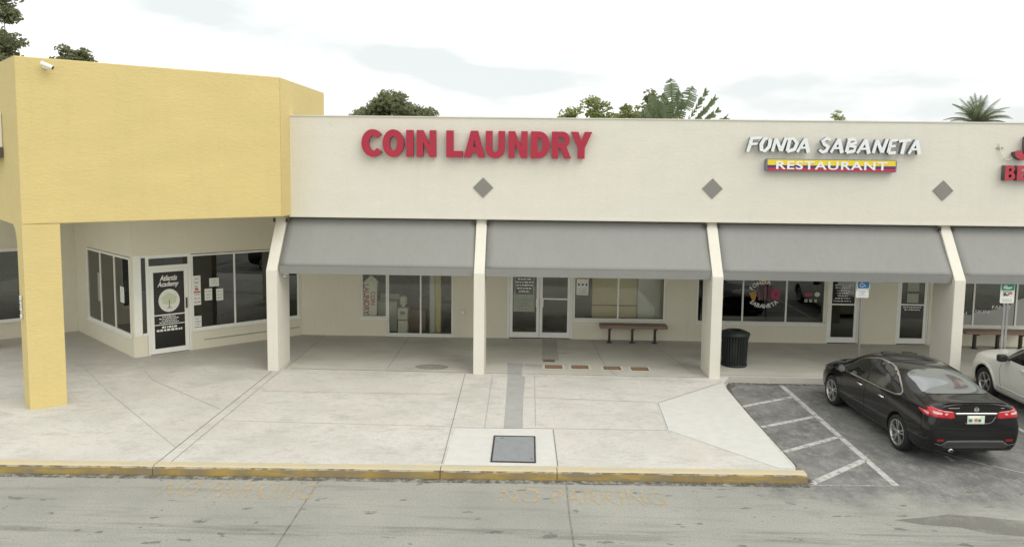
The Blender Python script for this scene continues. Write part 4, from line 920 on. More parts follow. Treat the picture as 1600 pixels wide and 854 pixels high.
def sign_post(x, y, label, z0, z1, wd, kind):
    o = thing('street_sign', label, 'sign', (x, y, FLOOR))
    h = z1 - FLOOR
    pm = MB()
    if kind == 'blue': pm.tube([(0, .02, 0), (0, .02, h - .03)], .028, 10)
    else:
        for sx_ in (-.04, .04): pm.prism([(sx_ - .028, .0), (sx_ + .028, .0), (sx_ + .02, .03), (sx_ + .01, .03), (sx_ + .015, .008), (sx_ - .015, .008), (sx_ - .01, .03), (sx_ - .02, .03)], 0, h - .04)
    pm.build('post', 'metal_grey', o)
    b_, t_ = z0 - FLOOR, z1 - FLOOR
    def rect(mb, x0, x1, z0_, z1_, y0, y1, rc=.02): return mb.prism_y([(x0 + rc, z0_), (x1 - rc, z0_), (x1, z0_ + rc), (x1, z1_ - rc), (x1 - rc, z1_), (x0 + rc, z1_), (x0, z1_ - rc), (x0, z0_ + rc)], y0, y1)
    if kind == 'blue':
        m_ = b_ + .20
        p1 = rect(MB(), -wd / 2 + .012, wd / 2 + .012, m_ + .003, t_, -.02, -.015).build('sign_plate', 'sign_plate', o)
        rect(MB(), -wd / 2 + .032, wd / 2 - .008, m_ + .028, t_ - .022, -.024, -.0205, .012).build('blue_field', 'sign_blue', p1)
        ic = MB(); c = (.0, (m_ + t_) / 2)
        ic.prism_y([(c[0] - .028 + .016 * cos(a), c[1] + .075 + .016 * sin(a)) for a in [2 * pi * i / 12 for i in range(12)]], -.028, -.0245)
        ic.prism_y([(c[0] - .038, c[1] + .052), (c[0] - .034, c[1] - .02), (c[0] + .022, c[1] - .02), (c[0] + .045, c[1] - .068), (c[0] + .068, c[1] - .062), (c[0] + .064, c[1] - .048), (c[0] + .050, c[1] - .050), (c[0] + .030, c[1] - .002), (c[0] - .018, c[1] - .002), (c[0] - .020, c[1] + .052)][::-1], -.029, -.0245)
        ring = [(c[0] - .02 + .058 * cos(R(a)), c[1] - .035 + .050 * sin(R(a))) for a in range(110, 341, 15)] + [(c[0] - .02 + .042 * cos(R(a)), c[1] - .035 + .036 * sin(R(a))) for a in range(340, 109, -15)]
        ic.prism_y(ring, -.0275, -.0245)
        ic.build('wheelchair_symbol', 'sign_plate', p1)
        p2 = rect(MB(), -wd / 2 - .006, wd / 2 - .006, b_, m_, -.021, -.016).build('sign_plate', 'sign_plate', o)
        scribble(MB(), -.11, .10, b_ + .03, m_ - .03, 3, -.0215, random.Random(4), h=.35).build('print', 'ink_blue', p2)
    else:
        p1 = rect(MB(), -wd / 2, wd / 2, b_, t_, -.02, -.015).build('sign_plate', 'sign_plate', o)
        rect(MB(), -wd / 2 + .018, wd / 2 - .018, t_ - .18, t_ - .018, -.024, -.0205, .012).build('green_field', 'sign_green', p1)
        sc_ = MB(); yy = -.0245
        sc_.prism_y([(-.11, t_ - .12), (-.06, t_ - .14), (.03, t_ - .145), (.08, t_ - .13), (.11, t_ - .08), (.06, t_ - .09), (.0, t_ - .10), (-.02, t_ - .06), (-.06, t_ - .05), (-.10, t_ - .075)], yy - .003, yy)
        sc_.build('white_script', 'sign_plate', p1)
        tw = MB(); z_ = t_ - .30
        tw.prism_y([(-.10, z_), (.0, z_), (.0, z_ + .03), (-.03, z_ + .03), (-.05, z_ + .065), (-.09, z_ + .065), (-.10, z_ + .03)], yy - .002, yy)
        tw.prism_y([(.0, z_), (.03, z_), (.05, z_ + .07), (.035, z_ + .075), (.01, z_ + .02)], yy - .004, yy - .0025)
        for cx_ in (-.075, -.02): tw.prism_y([(cx_ + .014 * cos(a), z_ - .004 + .014 * sin(a)) for a in [2 * pi * i / 10 for i in range(10)]], yy - .007, yy - .0045)
        tw.build('tow_truck_picture', 'text_dark', p1)
        MB().prism_y([(.055, z_ + .03), (.10, z_ + .03), (.115, z_ + .05), (.09, z_ + .065), (.06, z_ + .06)], yy - .002, yy).build('red_car_picture', 'ink_red', p1)
        scribble(MB(), -.13, .13, t_ - .225, t_ - .195, 1, yy, random.Random(5), h=.7).build('heading', 'ink_red', p1)
        scribble(MB(), -.13, .13, b_ + .03, b_ + .11, 2, yy, random.Random(6), h=.4).build('print', 'text_grey', p1)
    return o
sign_post(8.13, 18.66, 'blue and white wheelchair parking sign on a grey pole left of the black car', 2.12, 2.61, .31, 'blue')
sign_post(11.60, 18.66, 'green and white towing sign on a twin channel post in front of the white vehicle', 2.04, 2.53, .34, 'green')

# ================================================================== CARS
def subsurf_cage(st, lv=3):
    """st: list of (x, [(y,z)...8]) -> closed cage, mirrored, subdivided"""
    n = len(st[0][1]); ring = 2 * n - 2
    vs, fs = [], []
    for x, pr in st:
        xs_ = x if isinstance(x, (list, tuple)) else [x] * n
        for (y, z), xx in zip(pr, xs_): vs.append((xx, y, z))
        for (y, z), xx in list(zip(pr, xs_))[n - 2:0:-1]: vs.append((xx, -y, z))
    for i in range(len(st) - 1):
        for k in range(ring):
            a, b = i * ring + k, i * ring + (k + 1) % ring
            fs.append((a, b, b + ring, a + ring))
    def cap(i, flip):
        o_ = i * ring; q = []
        # quad strips between left and right halves
        for k in range(n - 1):
            l0, l1 = o_ + k, o_ + k + 1
            r0_, r1_ = o_ + (ring - k) % ring, o_ + ring - k - 1
            f = [l0, l1, r1_ if k + 1 < n - 1 else l1, r0_]
            f = list(dict.fromkeys(f))
            if len(f) >= 3: q.append(tuple(f if flip else f[::-1]))
        return q
    fs += cap(0, False); fs += cap(len(st) - 1, True)
    me = bpy.data.meshes.new('cage'); me.from_pydata(vs, [], fs)
    bm = bmesh.new(); bm.from_mesh(me); bmesh.ops.recalc_face_normals(bm, faces=bm.faces)
    cl = bm.edges.layers.float.get('crease_edge') or bm.edges.layers.float.new('crease_edge')
    bm.verts.ensure_lookup_table()
    for e in bm.edges:
        a, b = e.verts[0].index, e.verts[1].index
        if abs(a // ring - b // ring) == 1 and a % ring == b % ring:
            k = min(a % ring, ring - a % ring)
            if k in (4, 1): e[cl] = .45
    bm.to_mesh(me); bm.free()
    o = bpy.data.objects.new('cage', me); C.objects.link(o)
    m = o.modifiers.new('s', 'SUBSURF'); m.levels = lv; m.render_levels = lv
    return o
def arches(cage, centres, rad, half):
    cut = []
    for x, z in centres:
        for sgn_ in (-1, 1):
            b_ = MB(); M_ = Matrix.Translation((x, sgn_ * half, z)) @ Matrix.Rotation(R(90), 4, 'X')
            b_.lathe([(0, -.30), (rad, -.30), (rad, .30), (0, .30)], 40, 0, M_)
            me = bpy.data.meshes.new('cut'); me.from_pydata([tuple(v) for v in b_.v], [], b_.f)
            bm = bmesh.new(); bm.from_mesh(me); bmesh.ops.remove_doubles(bm, verts=bm.verts, dist=1e-5)
            bmesh.ops.dissolve_degenerate(bm, edges=bm.edges, dist=1e-6)
            bmesh.ops.recalc_face_normals(bm, faces=bm.faces); bm.to_mesh(me); bm.free()
            me.materials.append(MATS['plastic_black'])
            c = bpy.data.objects.new('cut', me); C.objects.link(c); cut.append(c)
            m = cage.modifiers.new('b', 'BOOLEAN'); m.operation = 'DIFFERENCE'; m.object = c; m.solver = 'EXACT'; m.material_mode = 'TRANSFER'
    return cut
def decal(bvh, poly, axis, sign, off, name, m_, parent, step=.05, thick=0, mirror=False, tops=None, shift=None):
    """a panel cut to a 2-D outline and laid on the body: axis 'y' side view (x,z), 'x' end view (y,z), 'z' plan view (x,y)"""
    objs = []
    for sg in ((sign, -sign) if mirror else (sign,)):
        pts = [Vector(p) for p in poly]
        bound = []
        for a, b in zip(pts, pts[1:] + pts[:1]):
            k = max(1, int((b - a).length / step))
            bound += [a.lerp(b, i / k) for i in range(k)]
        xs = [p.x for p in pts]; ys = [p.y for p in pts]
        inner = []
        def inside(p):
            c = False; n = len(pts)
            for i in range(n):
                a, b = pts[i], pts[(i + 1) % n]
                if (a.y > p.y) != (b.y > p.y) and p.x < (b.x - a.x) * (p.y - a.y) / (b.y - a.y) + a.x: c = not c
            return c
        x = min(xs) + step / 2
        while x < max(xs):
            y = min(ys) + step / 2
            while y < max(ys):
                v = Vector((x, y))
                if inside(v) and min((v - b_).length for b_ in bound) > step * .45: inner.append(v)
                y += step
            x += step
        co = bound + inner; nb = len(bound)
        r_ = delaunay_2d_cdt(co, [(i, (i + 1) % nb) for i in range(nb)], [list(range(nb))], 1, 1e-6)
        vv, ff = r_[0], r_[2]
        out_v = []; ok = True
        for v in vv:
            if axis == 'y': o_, d_ = Vector((v.x, sg * 3, v.y)), Vector((0, -sg, 0))
            elif axis == 'x': o_, d_ = Vector((sg * 8, v.x, v.y)), Vector((-sg, 0, 0))
            else: o_, d_ = Vector((v.x, v.y, 4)), Vector((0, 0, -1))
            h, nn, i_, dist = bvh.ray_cast(o_, d_)
            if h is None:
                near = bvh.find_nearest(o_ + d_ * 2.2); h, nn = near[0], near[1]
            if axis == 'x' and sg < 0 and h.x > .35:
                near = bvh.find_nearest(Vector((.16, v.x, v.y))); h, nn = near[0], near[1]
            if nn.dot(d_) > 0: nn = -nn
            out_v.append(h + nn * off)
        if not ff: continue
        me = bpy.data.meshes.new(name); me.from_pydata([tuple(v) for v in out_v], [], [tuple(f) for f in ff]); me.materials.append(MATS[m_])
        for p in me.polygons: p.use_smooth = True
        bm = bmesh.new(); bm.from_mesh(me)
        bmesh.ops.recalc_face_normals(bm, faces=bm.faces)
        # face outwards
        dd = {'y': Vector((0, sg, 0)), 'x': Vector((sg, 0, 0)), 'z': Vector((0, 0, 1))}[axis]
        if sum(f.normal.dot(dd) for f in bm.faces) < 0: bmesh.ops.reverse_faces(bm, faces=bm.faces)
        bm.to_mesh(me); bm.free()
        o = bpy.data.objects.new(name, me); C.objects.link(o); o.parent = parent
        if thick: s_ = o.modifiers.new('t', 'SOLIDIFY'); s_.thickness = thick; s_.offset = -1
        objs.append(o)
    return objs
def ribbon(pts, wd):
    L_, R_ = [], []; P = [Vector(p) for p in pts]
    for i, p in enumerate(P):
        d = (P[min(i + 1, len(P) - 1)] - P[max(i - 1, 0)]).normalized(); n = Vector((-d.y, d.x)) * wd / 2; L_.append(p + n); R_.append(p - n)
    return [tuple(v) for v in L_ + R_[::-1]]
def smooth_poly(pts, n=3):
    """closed Catmull-Rom through the outline"""
    out = []; k = len(pts)
    for i in range(k):
        p0, p1, p2, p3 = [Vector(pts[(i + j_) % k]) for j_ in (-1, 0, 1, 2)]
        for q in range(n):
            t_ = q / n; out.append(tuple(.5 * ((2 * p1) + (p2 - p0) * t_ + (2 * p0 - 5 * p1 + 4 * p2 - p3) * t_ * t_ + (3 * p1 - p0 - 3 * p2 + p3) * t_ ** 3)))
    return out
def wheel(parent, x, y, sg, rad, wd, spokes=10, rimr=.225, style=0):
    """wheel > tyre, rim, hub; axis along y, outer face towards sg"""
    w_ = part('wheel', parent)
    Mx = Matrix.Translation((x, y, rad)) @ Matrix.Rotation(R(-90 * sg), 4, 'X')      # local z -> outwards
    h = wd / 2
    MB().lathe([(rimr, -h), (rad - .05, -h), (rad - .012, -h + .02), (rad, -h + .05), (rad, h - .05), (rad - .012, h - .015), (rad - .06, h + .004), (rimr + .012, h - .004), (rimr, h - .015), (rimr, -h)], 40, 0, Mx).build('tyre', 'tyre', w_, smooth=True)
    rm = MB().lathe([(rimr + .001, -h + .02), (rimr + .001, h - .02), (rimr + .006, h - .006), (rimr - .012, h - .008), (rimr - .022, h - .04), (rimr - .03, -h + .03)], 40, 0, Mx).build('rim', 'rim_silver', w_, smooth=True)
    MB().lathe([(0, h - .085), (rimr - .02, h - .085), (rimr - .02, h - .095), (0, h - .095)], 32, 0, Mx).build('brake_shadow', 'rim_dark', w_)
    for s_ in range(spokes):
        b_ = MB(); a0 = 2 * pi * s_ / spokes + (.14 if style == 0 and s_ % 2 else -.14 if style == 0 else 0)
        a1 = 2 * pi * (s_ + .5) / spokes if False else a0
        vs = []
        for r_, hw, z, da in ((.04, .017, h - .030, 0), (rimr * .55, .013, h - .018, 0), (rimr - .012, .019, h - .014, 0)):
            for t_, dz in ((-hw, 0), (hw, 0), (hw * .8, -.03), (-hw * .8, -.03)):
                vs.append(Mx @ Vector((r_ * cos(a0) - t_ * sin(a0), r_ * sin(a0) + t_ * cos(a0), z + dz)))
        b_.add(vs, [(i * 4 + k, i * 4 + (k + 1) % 4, i * 4 + 4 + (k + 1) % 4, i * 4 + 4 + k) for i in range(2) for k in range(4)] + [(3, 2, 1, 0), (8, 9, 10, 11)])
        b_.build('spoke', 'rim_silver', w_)
    MB().lathe([(0, h - .018), (.028, h - .018), (.05, h - .028), (.05, h - .07)], 20, 0, Mx).build('hub_cap', 'rim_silver', w_, smooth=True)
    return w_
def finish_body(cage, cuts, parent, m_):
    dg = bpy.context.evaluated_depsgraph_get(); me = bpy.data.meshes.new_from_object(cage.evaluated_get(dg))
    bare = [(m.name, m.type) for m in cage.modifiers]
    for c in cuts: C.objects.unlink(c); bpy.data.objects.remove(c)
    C.objects.unlink(cage); bpy.data.objects.remove(cage)
    me.name = 'body'
    for p in me.polygons: p.use_smooth = True
    try: me.set_sharp_from_angle(angle=R(32))
    except Exception: pass
    o = bpy.data.objects.new('body', me); C.objects.link(o); o.parent = parent
    return o
def bvh_of(cage):
    dg = bpy.context.evaluated_depsgraph_get(); e = cage.evaluated_get(dg); me = e.to_mesh()
    b = BVHTree.FromPolygons([v.co.copy() for v in me.vertices], [tuple(p.vertices) for p in me.polygons]); e.to_mesh_clear(); return b

# ---- black sedan
car = thing('parked_car', 'black four door sedan parked nose in towards the shops, seen from behind', 'car', (7.87, 13.22, 0), 93.5)
st = [
 ([.06] * 8, [(0, .40), (.52, .40), (.62, .44), (.66, .72), (.62, 1.03), (.55, 1.10), (.30, 1.135), (0, 1.145)]),
 ([.03, .03, .02, -.02, .03, .05, .04, .03], [(0, .32), (.66, .32), (.75, .42), (.78, .72), (.70, 1.045), (.60, 1.135), (.33, 1.17), (0, 1.18)]),
 ([.20, .20, .18, .14, .20, .22, .18, .16], [(0, .27), (.74, .27), (.845, .37), (.87, .72), (.80, 1.04), (.64, 1.15), (.36, 1.19), (0, 1.20)]),
 (.46, [(0, .22), (.76, .22), (.865, .32), (.885, .70), (.825, 1.02), (.67, 1.15), (.40, 1.19), (0, 1.205)]),
 (.78, [(0, .20), (.76, .20), (.87, .29), (.89, .68), (.84, .995), (.71, 1.16), (.50, 1.235), (0, 1.255)]),
 (1.08, [(0, .18), (.76, .18), (.87, .26), (.89, .65), (.85, .975), (.74, 1.18), (.57, 1.325), (0, 1.36)]),
 (1.50, [(0, .18), (.76, .18), (.87, .25), (.885, .64), (.86, .96), (.755, 1.20), (.585, 1.415), (0, 1.455)]),
 (2.05, [(0, .18), (.76, .18), (.87, .25), (.885, .63), (.865, .95), (.765, 1.21), (.60, 1.46), (0, 1.51)]),
 (2.60, [(0, .18), (.76, .18), (.87, .25), (.885, .62), (.865, .94), (.765, 1.19), (.60, 1.445), (0, 1.50)]),
 (3.05, [(0, .18), (.76, .18), (.87, .25), (.885, .62), (.86, .92), (.76, 1.12), (.60, 1.31), (0, 1.37)]),
 (3.50, [(0, .18), (.76, .18), (.87, .26), (.885, .62), (.85, .90), (.76, .99), (.60, 1.06), (0, 1.11)]),
 (3.85, [(0, .18), (.76, .18), (.865, .27), (.88, .60), (.83, .86), (.70, .94), (.45, .985), (0, 1.01)]),
 (4.25, [(0, .18), (.72, .18), (.82, .28), (.84, .56), (.78, .78), (.62, .86), (.40, .91), (0, .935)]),
 (4.50, [(0, .20), (.60, .20), (.69, .28), (.72, .50), (.65, .68), (.50, .76), (.32, .80), (0, .82)]),
 (4.64, [(0, .26), (.46, .26), (.53, .32), (.55, .48), (.50, .60), (.38, .66), (.22, .69), (0, .70)])]
cage = subsurf_cage(st, 3); cage.data.materials.append(MATS['car_black'])
bv = bvh_of(cage)
cuts = arches(cage, [(.985, .345), (3.685, .345)], .372, .86)
body = finish_body(cage, cuts, car, 'car_black')
for x in (.985, 3.685):
    for sg in (1, -1): wheel(car, x, sg * .78, sg, .332, .20, 10, .240)
# glass: side windows with bright surround
outl = [(3.28, .945), (3.05, 1.09), (2.72, 1.28), (2.40, 1.375), (2.05, 1.395), (1.70, 1.365), (1.38, 1.27), (1.10, 1.125), (1.04, 1.07), (1.20, 1.02), (2.2, .985)]
big = [(3.34, .925), (3.07, 1.11), (2.73, 1.302), (2.40, 1.40), (2.05, 1.42), (1.69, 1.39), (1.36, 1.294), (1.06, 1.135), (1.00, 1.062), (1.19, .995), (2.2, .96)]
decal(bv, smooth_poly(big, 2), 'y', 1, .003, 'window_trim', 'chrome_dull', car, .05, 0, True)
g1 = [(3.26, .95), (3.05, 1.09), (2.72, 1.28), (2.40, 1.373), (2.27, 1.388), (2.22, .992)]
g2 = [(2.17, .994), (2.20, 1.392), (2.05, 1.395), (1.70, 1.365), (1.50, 1.31), (1.42, 1.02)]
g3 = [(1.38, 1.018), (1.46, 1.295), (1.38, 1.265), (1.10, 1.12), (1.05, 1.07), (1.20, 1.03)]
decal(bv, [(3.29, .94), (3.06, 1.10), (2.72, 1.29), (2.40, 1.383), (2.05, 1.403), (1.70, 1.373), (1.38, 1.277), (1.09, 1.13), (1.03, 1.07), (1.19, 1.012), (2.2, .978)], 'y', 1, .005, 'window_seal', 'plastic_black', car, .05, 0, True)
for g_ in (g1, g2, g3): decal(bv, g_, 'y', 1, .008, 'side_window', 'car_glass', car, .05, 0, True)
# rear window, windscreen, sunroof
decal(bv, smooth_poly([(.60, -.55), (.50, 0), (.60, .55), (1.00, .555), (1.38, .50), (1.44, 0), (1.38, -.50), (1.00, -.555)]), 'z', 1, .006, 'rear_window', 'car_glass_rear', car, .05)
decal(bv, smooth_poly([(2.92, -.50), (2.88, 0), (2.92, .50), (3.42, .60), (3.60, 0), (3.42, -.60)]), 'z', 1, .006, 'windscreen', 'car_glass', car, .05)
decal(bv, smooth_poly([(1.95, -.36), (1.95, .36), (2.70, .36), (2.70, -.36)], 2), 'z', 1, .004, 'sunroof', 'car_glass', car, .06)
hz = bv.ray_cast(Vector((2.68, .30, 4)), Vector((0, 0, -1)))[0].z
MB().box(2.62, 2.72, -.32, .32, hz - .01, hz + .022).build('wind_deflector', 'plastic_black', car, bevel=.01)
# body seams, handles, mirrors
for sm_ in ([(2.24, .96), (2.25, .30)], [(3.22, .90), (3.25, .60), (3.18, .30)], [(1.40, 1.0), (1.38, .80), (1.30, .68)], [(.30, .93), (.22, .60)]): decal(bv, ribbon(sm_, .010), 'y', 1, .0012, 'door_seam', 'seam', car, .05, 0, True)
decal(bv, ribbon([(1.5, .30), (3.2, .30)], .02), 'y', 1, .002, 'sill_line', 'plastic_black', car, .06, 0, True)
for hx in (2.42, 1.58):
    for sg in (1, -1):
        MB().tube([(hx - .11, sg * .868, .845), (hx - .09, sg * .905, .85), (hx + .07, sg * .905, .855), (hx + .10, sg * .868, .855)], [.012, .019, .019, .012], 10).build('door_handle', 'chrome', car, smooth=True)
for sg in (1, -1):
    mr_ = MB().tube([(3.05, sg * .84, .97), (3.06, sg * .92, .98)], .02).build('mirror', 'car_black', car)
    MB().tube([(3.15, sg * .985, 1.0), (3.12, sg * .98, 1.0), (3.06, sg * .98, 1.0), (3.02, sg * .985, 1.0)], [.045, .08, .085, .078], 12).build('mirror_shell', 'car_black', mr_, smooth=True)
    MB().tube([(3.02, sg * .985, 1.0), (3.012, sg * .985, 1.0)], .072, 12).build('mirror_glass', 'chrome_dull', mr_)
# tail: lights, plate, chrome bar, badge, bumper
UP = .14
tl = [(.86, .945), (.62, .915), (.40, .875), (.375, .80), (.40, .775), (.62, .80), (.80, .80), (.86, .84)]
for sg in (1, -1):
    pl_ = [(sg * y, z + UP) for y, z in [(.40, .88), (.58, .905), (.76, .945), (.80, .945), (.79, .80), (.66, .78), (.45, .76), (.38, .775)]]
    L1 = decal(bv, pl_ if sg > 0 else pl_[::-1], 'x', -1, .010, 'tail_light', 'lamp_red', car, .03, .008)[0]
    pl_ = [(sg * y, z + UP) for y, z in [(.50, .855), (.55, .862), (.57, .835), (.53, .825)]]; decal(bv, pl_ if sg > 0 else pl_[::-1], 'x', -1, .014, 'clear_lens', 'lamp_clear', L1, .02)
    pl_ = [(sg * y, z + UP) for y, z in [(.61, .872), (.74, .890), (.74, .85), (.62, .835)]]; decal(bv, pl_ if sg > 0 else pl_[::-1], 'x', -1, .014, 'clear_lens', 'lamp_clear', L1, .02)
    decal(bv, [(.42, 1.0), (.28, 1.005), (.15, 1.005), (.13, .925), (.22, .93), (.34, .965)], 'y', sg, .010, 'tail_light', 'lamp_red', car, .03, .008)
    decal(bv, [(.28, .99), (.15, .985), (.15, .955), (.22, .965)], 'y', sg, .014, 'clear_lens', 'lamp_clear', L1, .02)
    pl_ = [(sg * y, z + UP) for y, z in [(.54, .395), (.68, .40), (.68, .36), (.56, .355)]]; decal(bv, pl_ if sg > 0 else pl_[::-1], 'x', -1, .006, 'reflector', 'reflector_red', car, .03)
def end(poly, off, nm, m_, par=car, th=0, step=.04): return decal(bv, [(p_[0], p_[1] + UP) for p_ in poly], 'x', -1, off, nm, m_, par, step, th)[0]
end([(-.38, .865), (.38, .865), (.36, .832), (-.36, .832)], .022, 'chrome_bar', 'chrome', th=.02)
end(ribbon([(-.60, 1.00), (-.63, .86)], .008), .0015, 'trunk_seam', 'seam'); end(ribbon([(.60, 1.00), (.63, .86)], .008), .0015, 'trunk_seam', 'seam')
end(ribbon([(.40, .765), (.36, .64), (.30, .60), (-.30, .60), (-.36, .64), (-.40, .765)], .010), .0015, 'trunk_seam', 'seam')
end(ribbon([(-.36, .80), (-.29, .695), (-.22, .675), (.18, .675)], .010), .006, 'plate_recess_edge', 'chrome_dull')
pt = end([(-.155, .835 - .02), (.155, .835 - .02), (.155, .665), (-.155, .665)], .016, 'licence_plate', 'plate_white', th=.008)
hp = bv.ray_cast(Vector((-5, 0, .88)), Vector((1, 0, 0)))[0].x
FP = root_matrix(car) @ Matrix.Translation((hp - .024, 0, 0)) @ Matrix.Rotation(R(-90), 4, 'Z')
pm_ = MB(); scribble(pm_, -.13, -.04, .84, .92, 1, 0, random.Random(8), center=False, h=.8); scribble(pm_, .04, .13, .84, .92, 1, 0, random.Random(9), center=False, h=.8)
pm_.build('plate_characters', 'ink_green', car, FP)
MB().prism_y([(.028 * cos(a), .88 + .03 * sin(a)) for a in [2 * pi * i / 12 for i in range(12)]], -.001, 0).build('plate_emblem', 'ink_orange', car, FP)
hb = bv.ray_cast(Vector((-5, 0, 1.065)), Vector((1, 0, 0)))[0].x
ringm = MB().lathe([(.030, -.004), (.042, -.004), (.042, .006), (.030, .006), (.030, -.004)], 24, 0, Matrix.Translation((hb - .01, 0, 1.065)) @ Matrix.Rotation(R(-90), 4, 'Y'))
ringm.box(hb - .018, hb - .008, -.046, .046, 1.055, 1.075); ringm.build('badge', 'chrome', car)
end([(.50, .955), (.30, .955), (.30, .94), (.50, .94)], .004, 'badge_lettering', 'chrome_dull'); end([(-.44, .955), (-.50, .955), (-.50, .94), (-.44, .94)], .004, 'badge_lettering', 'chrome_dull')
end([(-.50, .36), (.50, .36), (.60, .27), (.55, .22), (-.55, .22), (-.60, .27)], .012, 'diffuser', 'plastic_black', th=.01)
end(ribbon([(-.72, .32), (-.60, .29), (-.50, .365), (.50, .365), (.60, .29), (.72, .32)], .008), .010, 'diffuser_edge', 'chrome_dull')
end(ribbon([(-.70, .56), (-.40, .545), (0, .54), (.40, .545), (.70, .56)], .012), .003, 'bumper_crease', 'seam')
MB().tube([(.02, .42, .33), (.20, .42, .33)], .035, 14).build('exhaust_pipe', 'chrome_dull', car, smooth=True)
MB().tube([(.018, .42, .33), (.022, .42, .33)], .027, 14).build('exhaust_opening', 'plastic_black', car)
# boot spoiler
sp_ = MB(); n = 20; vs = []; fs = []
for i in range(n + 1):
    y = -.60 + 1.2 * i / n; c = 1 - (abs(y) / .60) ** 2.2; h_ = .005 + .045 * min(1, c * 2.5); x0_ = .02 + .10 * (1 - c); zb = 1.165 - .045 * (abs(y) / .6) ** 2
    vs += [(x0_ + .16, y, zb + .018), (x0_ + .0, y, zb + h_), (x0_ - .012, y, zb + h_ - .008), (x0_ + .05, y, zb - .035)]
for i in range(n): fs += [(i * 4 + k, i * 4 + (k + 1) % 4, i * 4 + 4 + (k + 1) % 4, i * 4 + 4 + k) for k in range(4)]
fs += [(3, 2, 1, 0), (n * 4, n * 4 + 1, n * 4 + 2, n * 4 + 3)]
sp_.add(vs, fs).build('spoiler', 'car_black', car, smooth=True)
# front lights and grille, seen from other sides only
for sg in (1, -1): decal(bv, [(4.48, .70), (4.15, .76), (4.12, .68), (4.50, .60)], 'y', sg, .006, 'headlight', 'lamp_white', car, .04)
decal(bv, [(-.40, .62), (.40, .62), (.30, .36), (-.30, .36)], 'x', 1, .008, 'grille', 'plastic_black', car, .05)

# ---- white crossover: mostly outside the frame
suv = thing('parked_car', 'white crossover at the right edge with dark mirror, parked nose in', 'car', (11.50, 13.72, 0), 90)
st = [
 (.0, [(0, .40), (.55, .40), (.62, .46), (.66, .80), (.62, 1.15), (.56, 1.30), (.35, 1.42), (0, 1.45)]),
 (.15, [(0, .25), (.72, .25), (.84, .36), (.87, .80), (.80, 1.15), (.70, 1.40), (.52, 1.58), (0, 1.62)]),
 (.6, [(0, .22), (.78, .22), (.90, .34), (.92, .80), (.88, 1.10), (.78, 1.40), (.60, 1.64), (0, 1.68)]),
 (1.6, [(0, .22), (.78, .22), (.91, .32), (.92, .78), (.89, 1.08), (.79, 1.40), (.62, 1.68), (0, 1.72)]),
 (2.5, [(0, .22), (.78, .22), (.91, .32), (.92, .78), (.89, 1.06), (.79, 1.38), (.62, 1.67), (0, 1.71)]),
 (2.95, [(0, .22), (.78, .22), (.91, .32), (.92, .78), (.89, 1.04), (.79, 1.30), (.62, 1.53), (0, 1.58)]),
 (3.50, [(0, .22), (.78, .22), (.91, .32), (.92, .76), (.88, 1.00), (.80, 1.08), (.62, 1.14), (0, 1.18)]),
 (3.75, [(0, .22), (.78, .22), (.91, .32), (.925, .74), (.87, .97), (.76, 1.05), (.50, 1.10), (0, 1.12)]),
 (4.20, [(0, .22), (.78, .22), (.91, .32), (.93, .72), (.86, .93), (.74, 1.01), (.48, 1.06), (0, 1.08)]),
 (4.62, [(0, .24), (.72, .24), (.82, .32), (.85, .66), (.78, .86), (.66, .94), (.42, .99), (0, 1.01)]),
 (4.80, [(0, .30), (.56, .30), (.64, .36), (.68, .60), (.62, .76), (.50, .82), (.30, .85), (0, .86)])]
cage = subsurf_cage(st, 3); cage.data.materials.append(MATS['car_white']); bw = bvh_of(cage)
cuts = arches(cage, [(1.0, .36), (3.98, .36)], .40, .93)
finish_body(cage, cuts, suv, 'car_white')
for x in (1.0, 3.98):
    for sg in (1, -1): wheel(suv, x, sg * .77, sg, .35, .22, 5, .225, 1)
for x in (1.0, 3.98):      # raised arch lips
    for sg in (1, -1): decal(bw, [(x + .47 * cos(R(a)), .36 + .47 * sin(R(a))) for a in range(-8, 189, 14)] + [(x + .405 * cos(R(a)), .36 + .405 * sin(R(a))) for a in range(188, -9, -14)], 'y', sg, .016, 'arch_lip', 'car_white', suv, .06, .02)
decal(bw, [(3.32, 1.08), (2.98, 1.34), (2.70, 1.47), (2.48, 1.50), (2.45, 1.08)], 'y', 1, .006, 'side_window', 'car_glass', suv, .05, 0, True)
decal(bw, [(2.38, 1.08), (2.41, 1.51), (1.50, 1.53), (1.45, 1.10)], 'y', 1, .006, 'side_window', 'car_glass', suv, .06, 0, True)
decal(bw, [(1.38, 1.10), (1.43, 1.53), (.70, 1.46), (.45, 1.16)], 'y', 1, .006, 'side_window', 'car_glass', suv, .06, 0, True)
decal(bw, smooth_poly([(2.82, -.52), (2.78, 0), (2.82, .52), (3.30, .66), (3.46, 0), (3.30, -.66)]), 'z', 1, .006, 'windscreen', 'car_glass', suv, .05)
decal(bw, [(4.74, .80), (4.45, .90), (4.50, .78), (4.74, .66)], 'y', 1, .008, 'headlight', 'lamp_white', suv, .04, 0, True)
decal(bw, [(4.765, .80), (4.70, .825), (4.71, .70), (4.77, .68)], 'y', 1, .012, 'headlight_edge', 'plastic_black', suv, .03, 0, True)
for sm_ in ([(2.42, 1.06), (2.40, .34)], [(3.34, 1.0), (3.40, .8), (3.30, .34)]): decal(bw, ribbon(sm_, .010), 'y', 1, .0015, 'door_seam', 'seam', suv, .06, 0, True)
decal(bw, ribbon([(1.5, .42), (3.45, .42)], .03), 'y', 1, .010, 'door_moulding', 'car_white', suv, .06, .01, True)
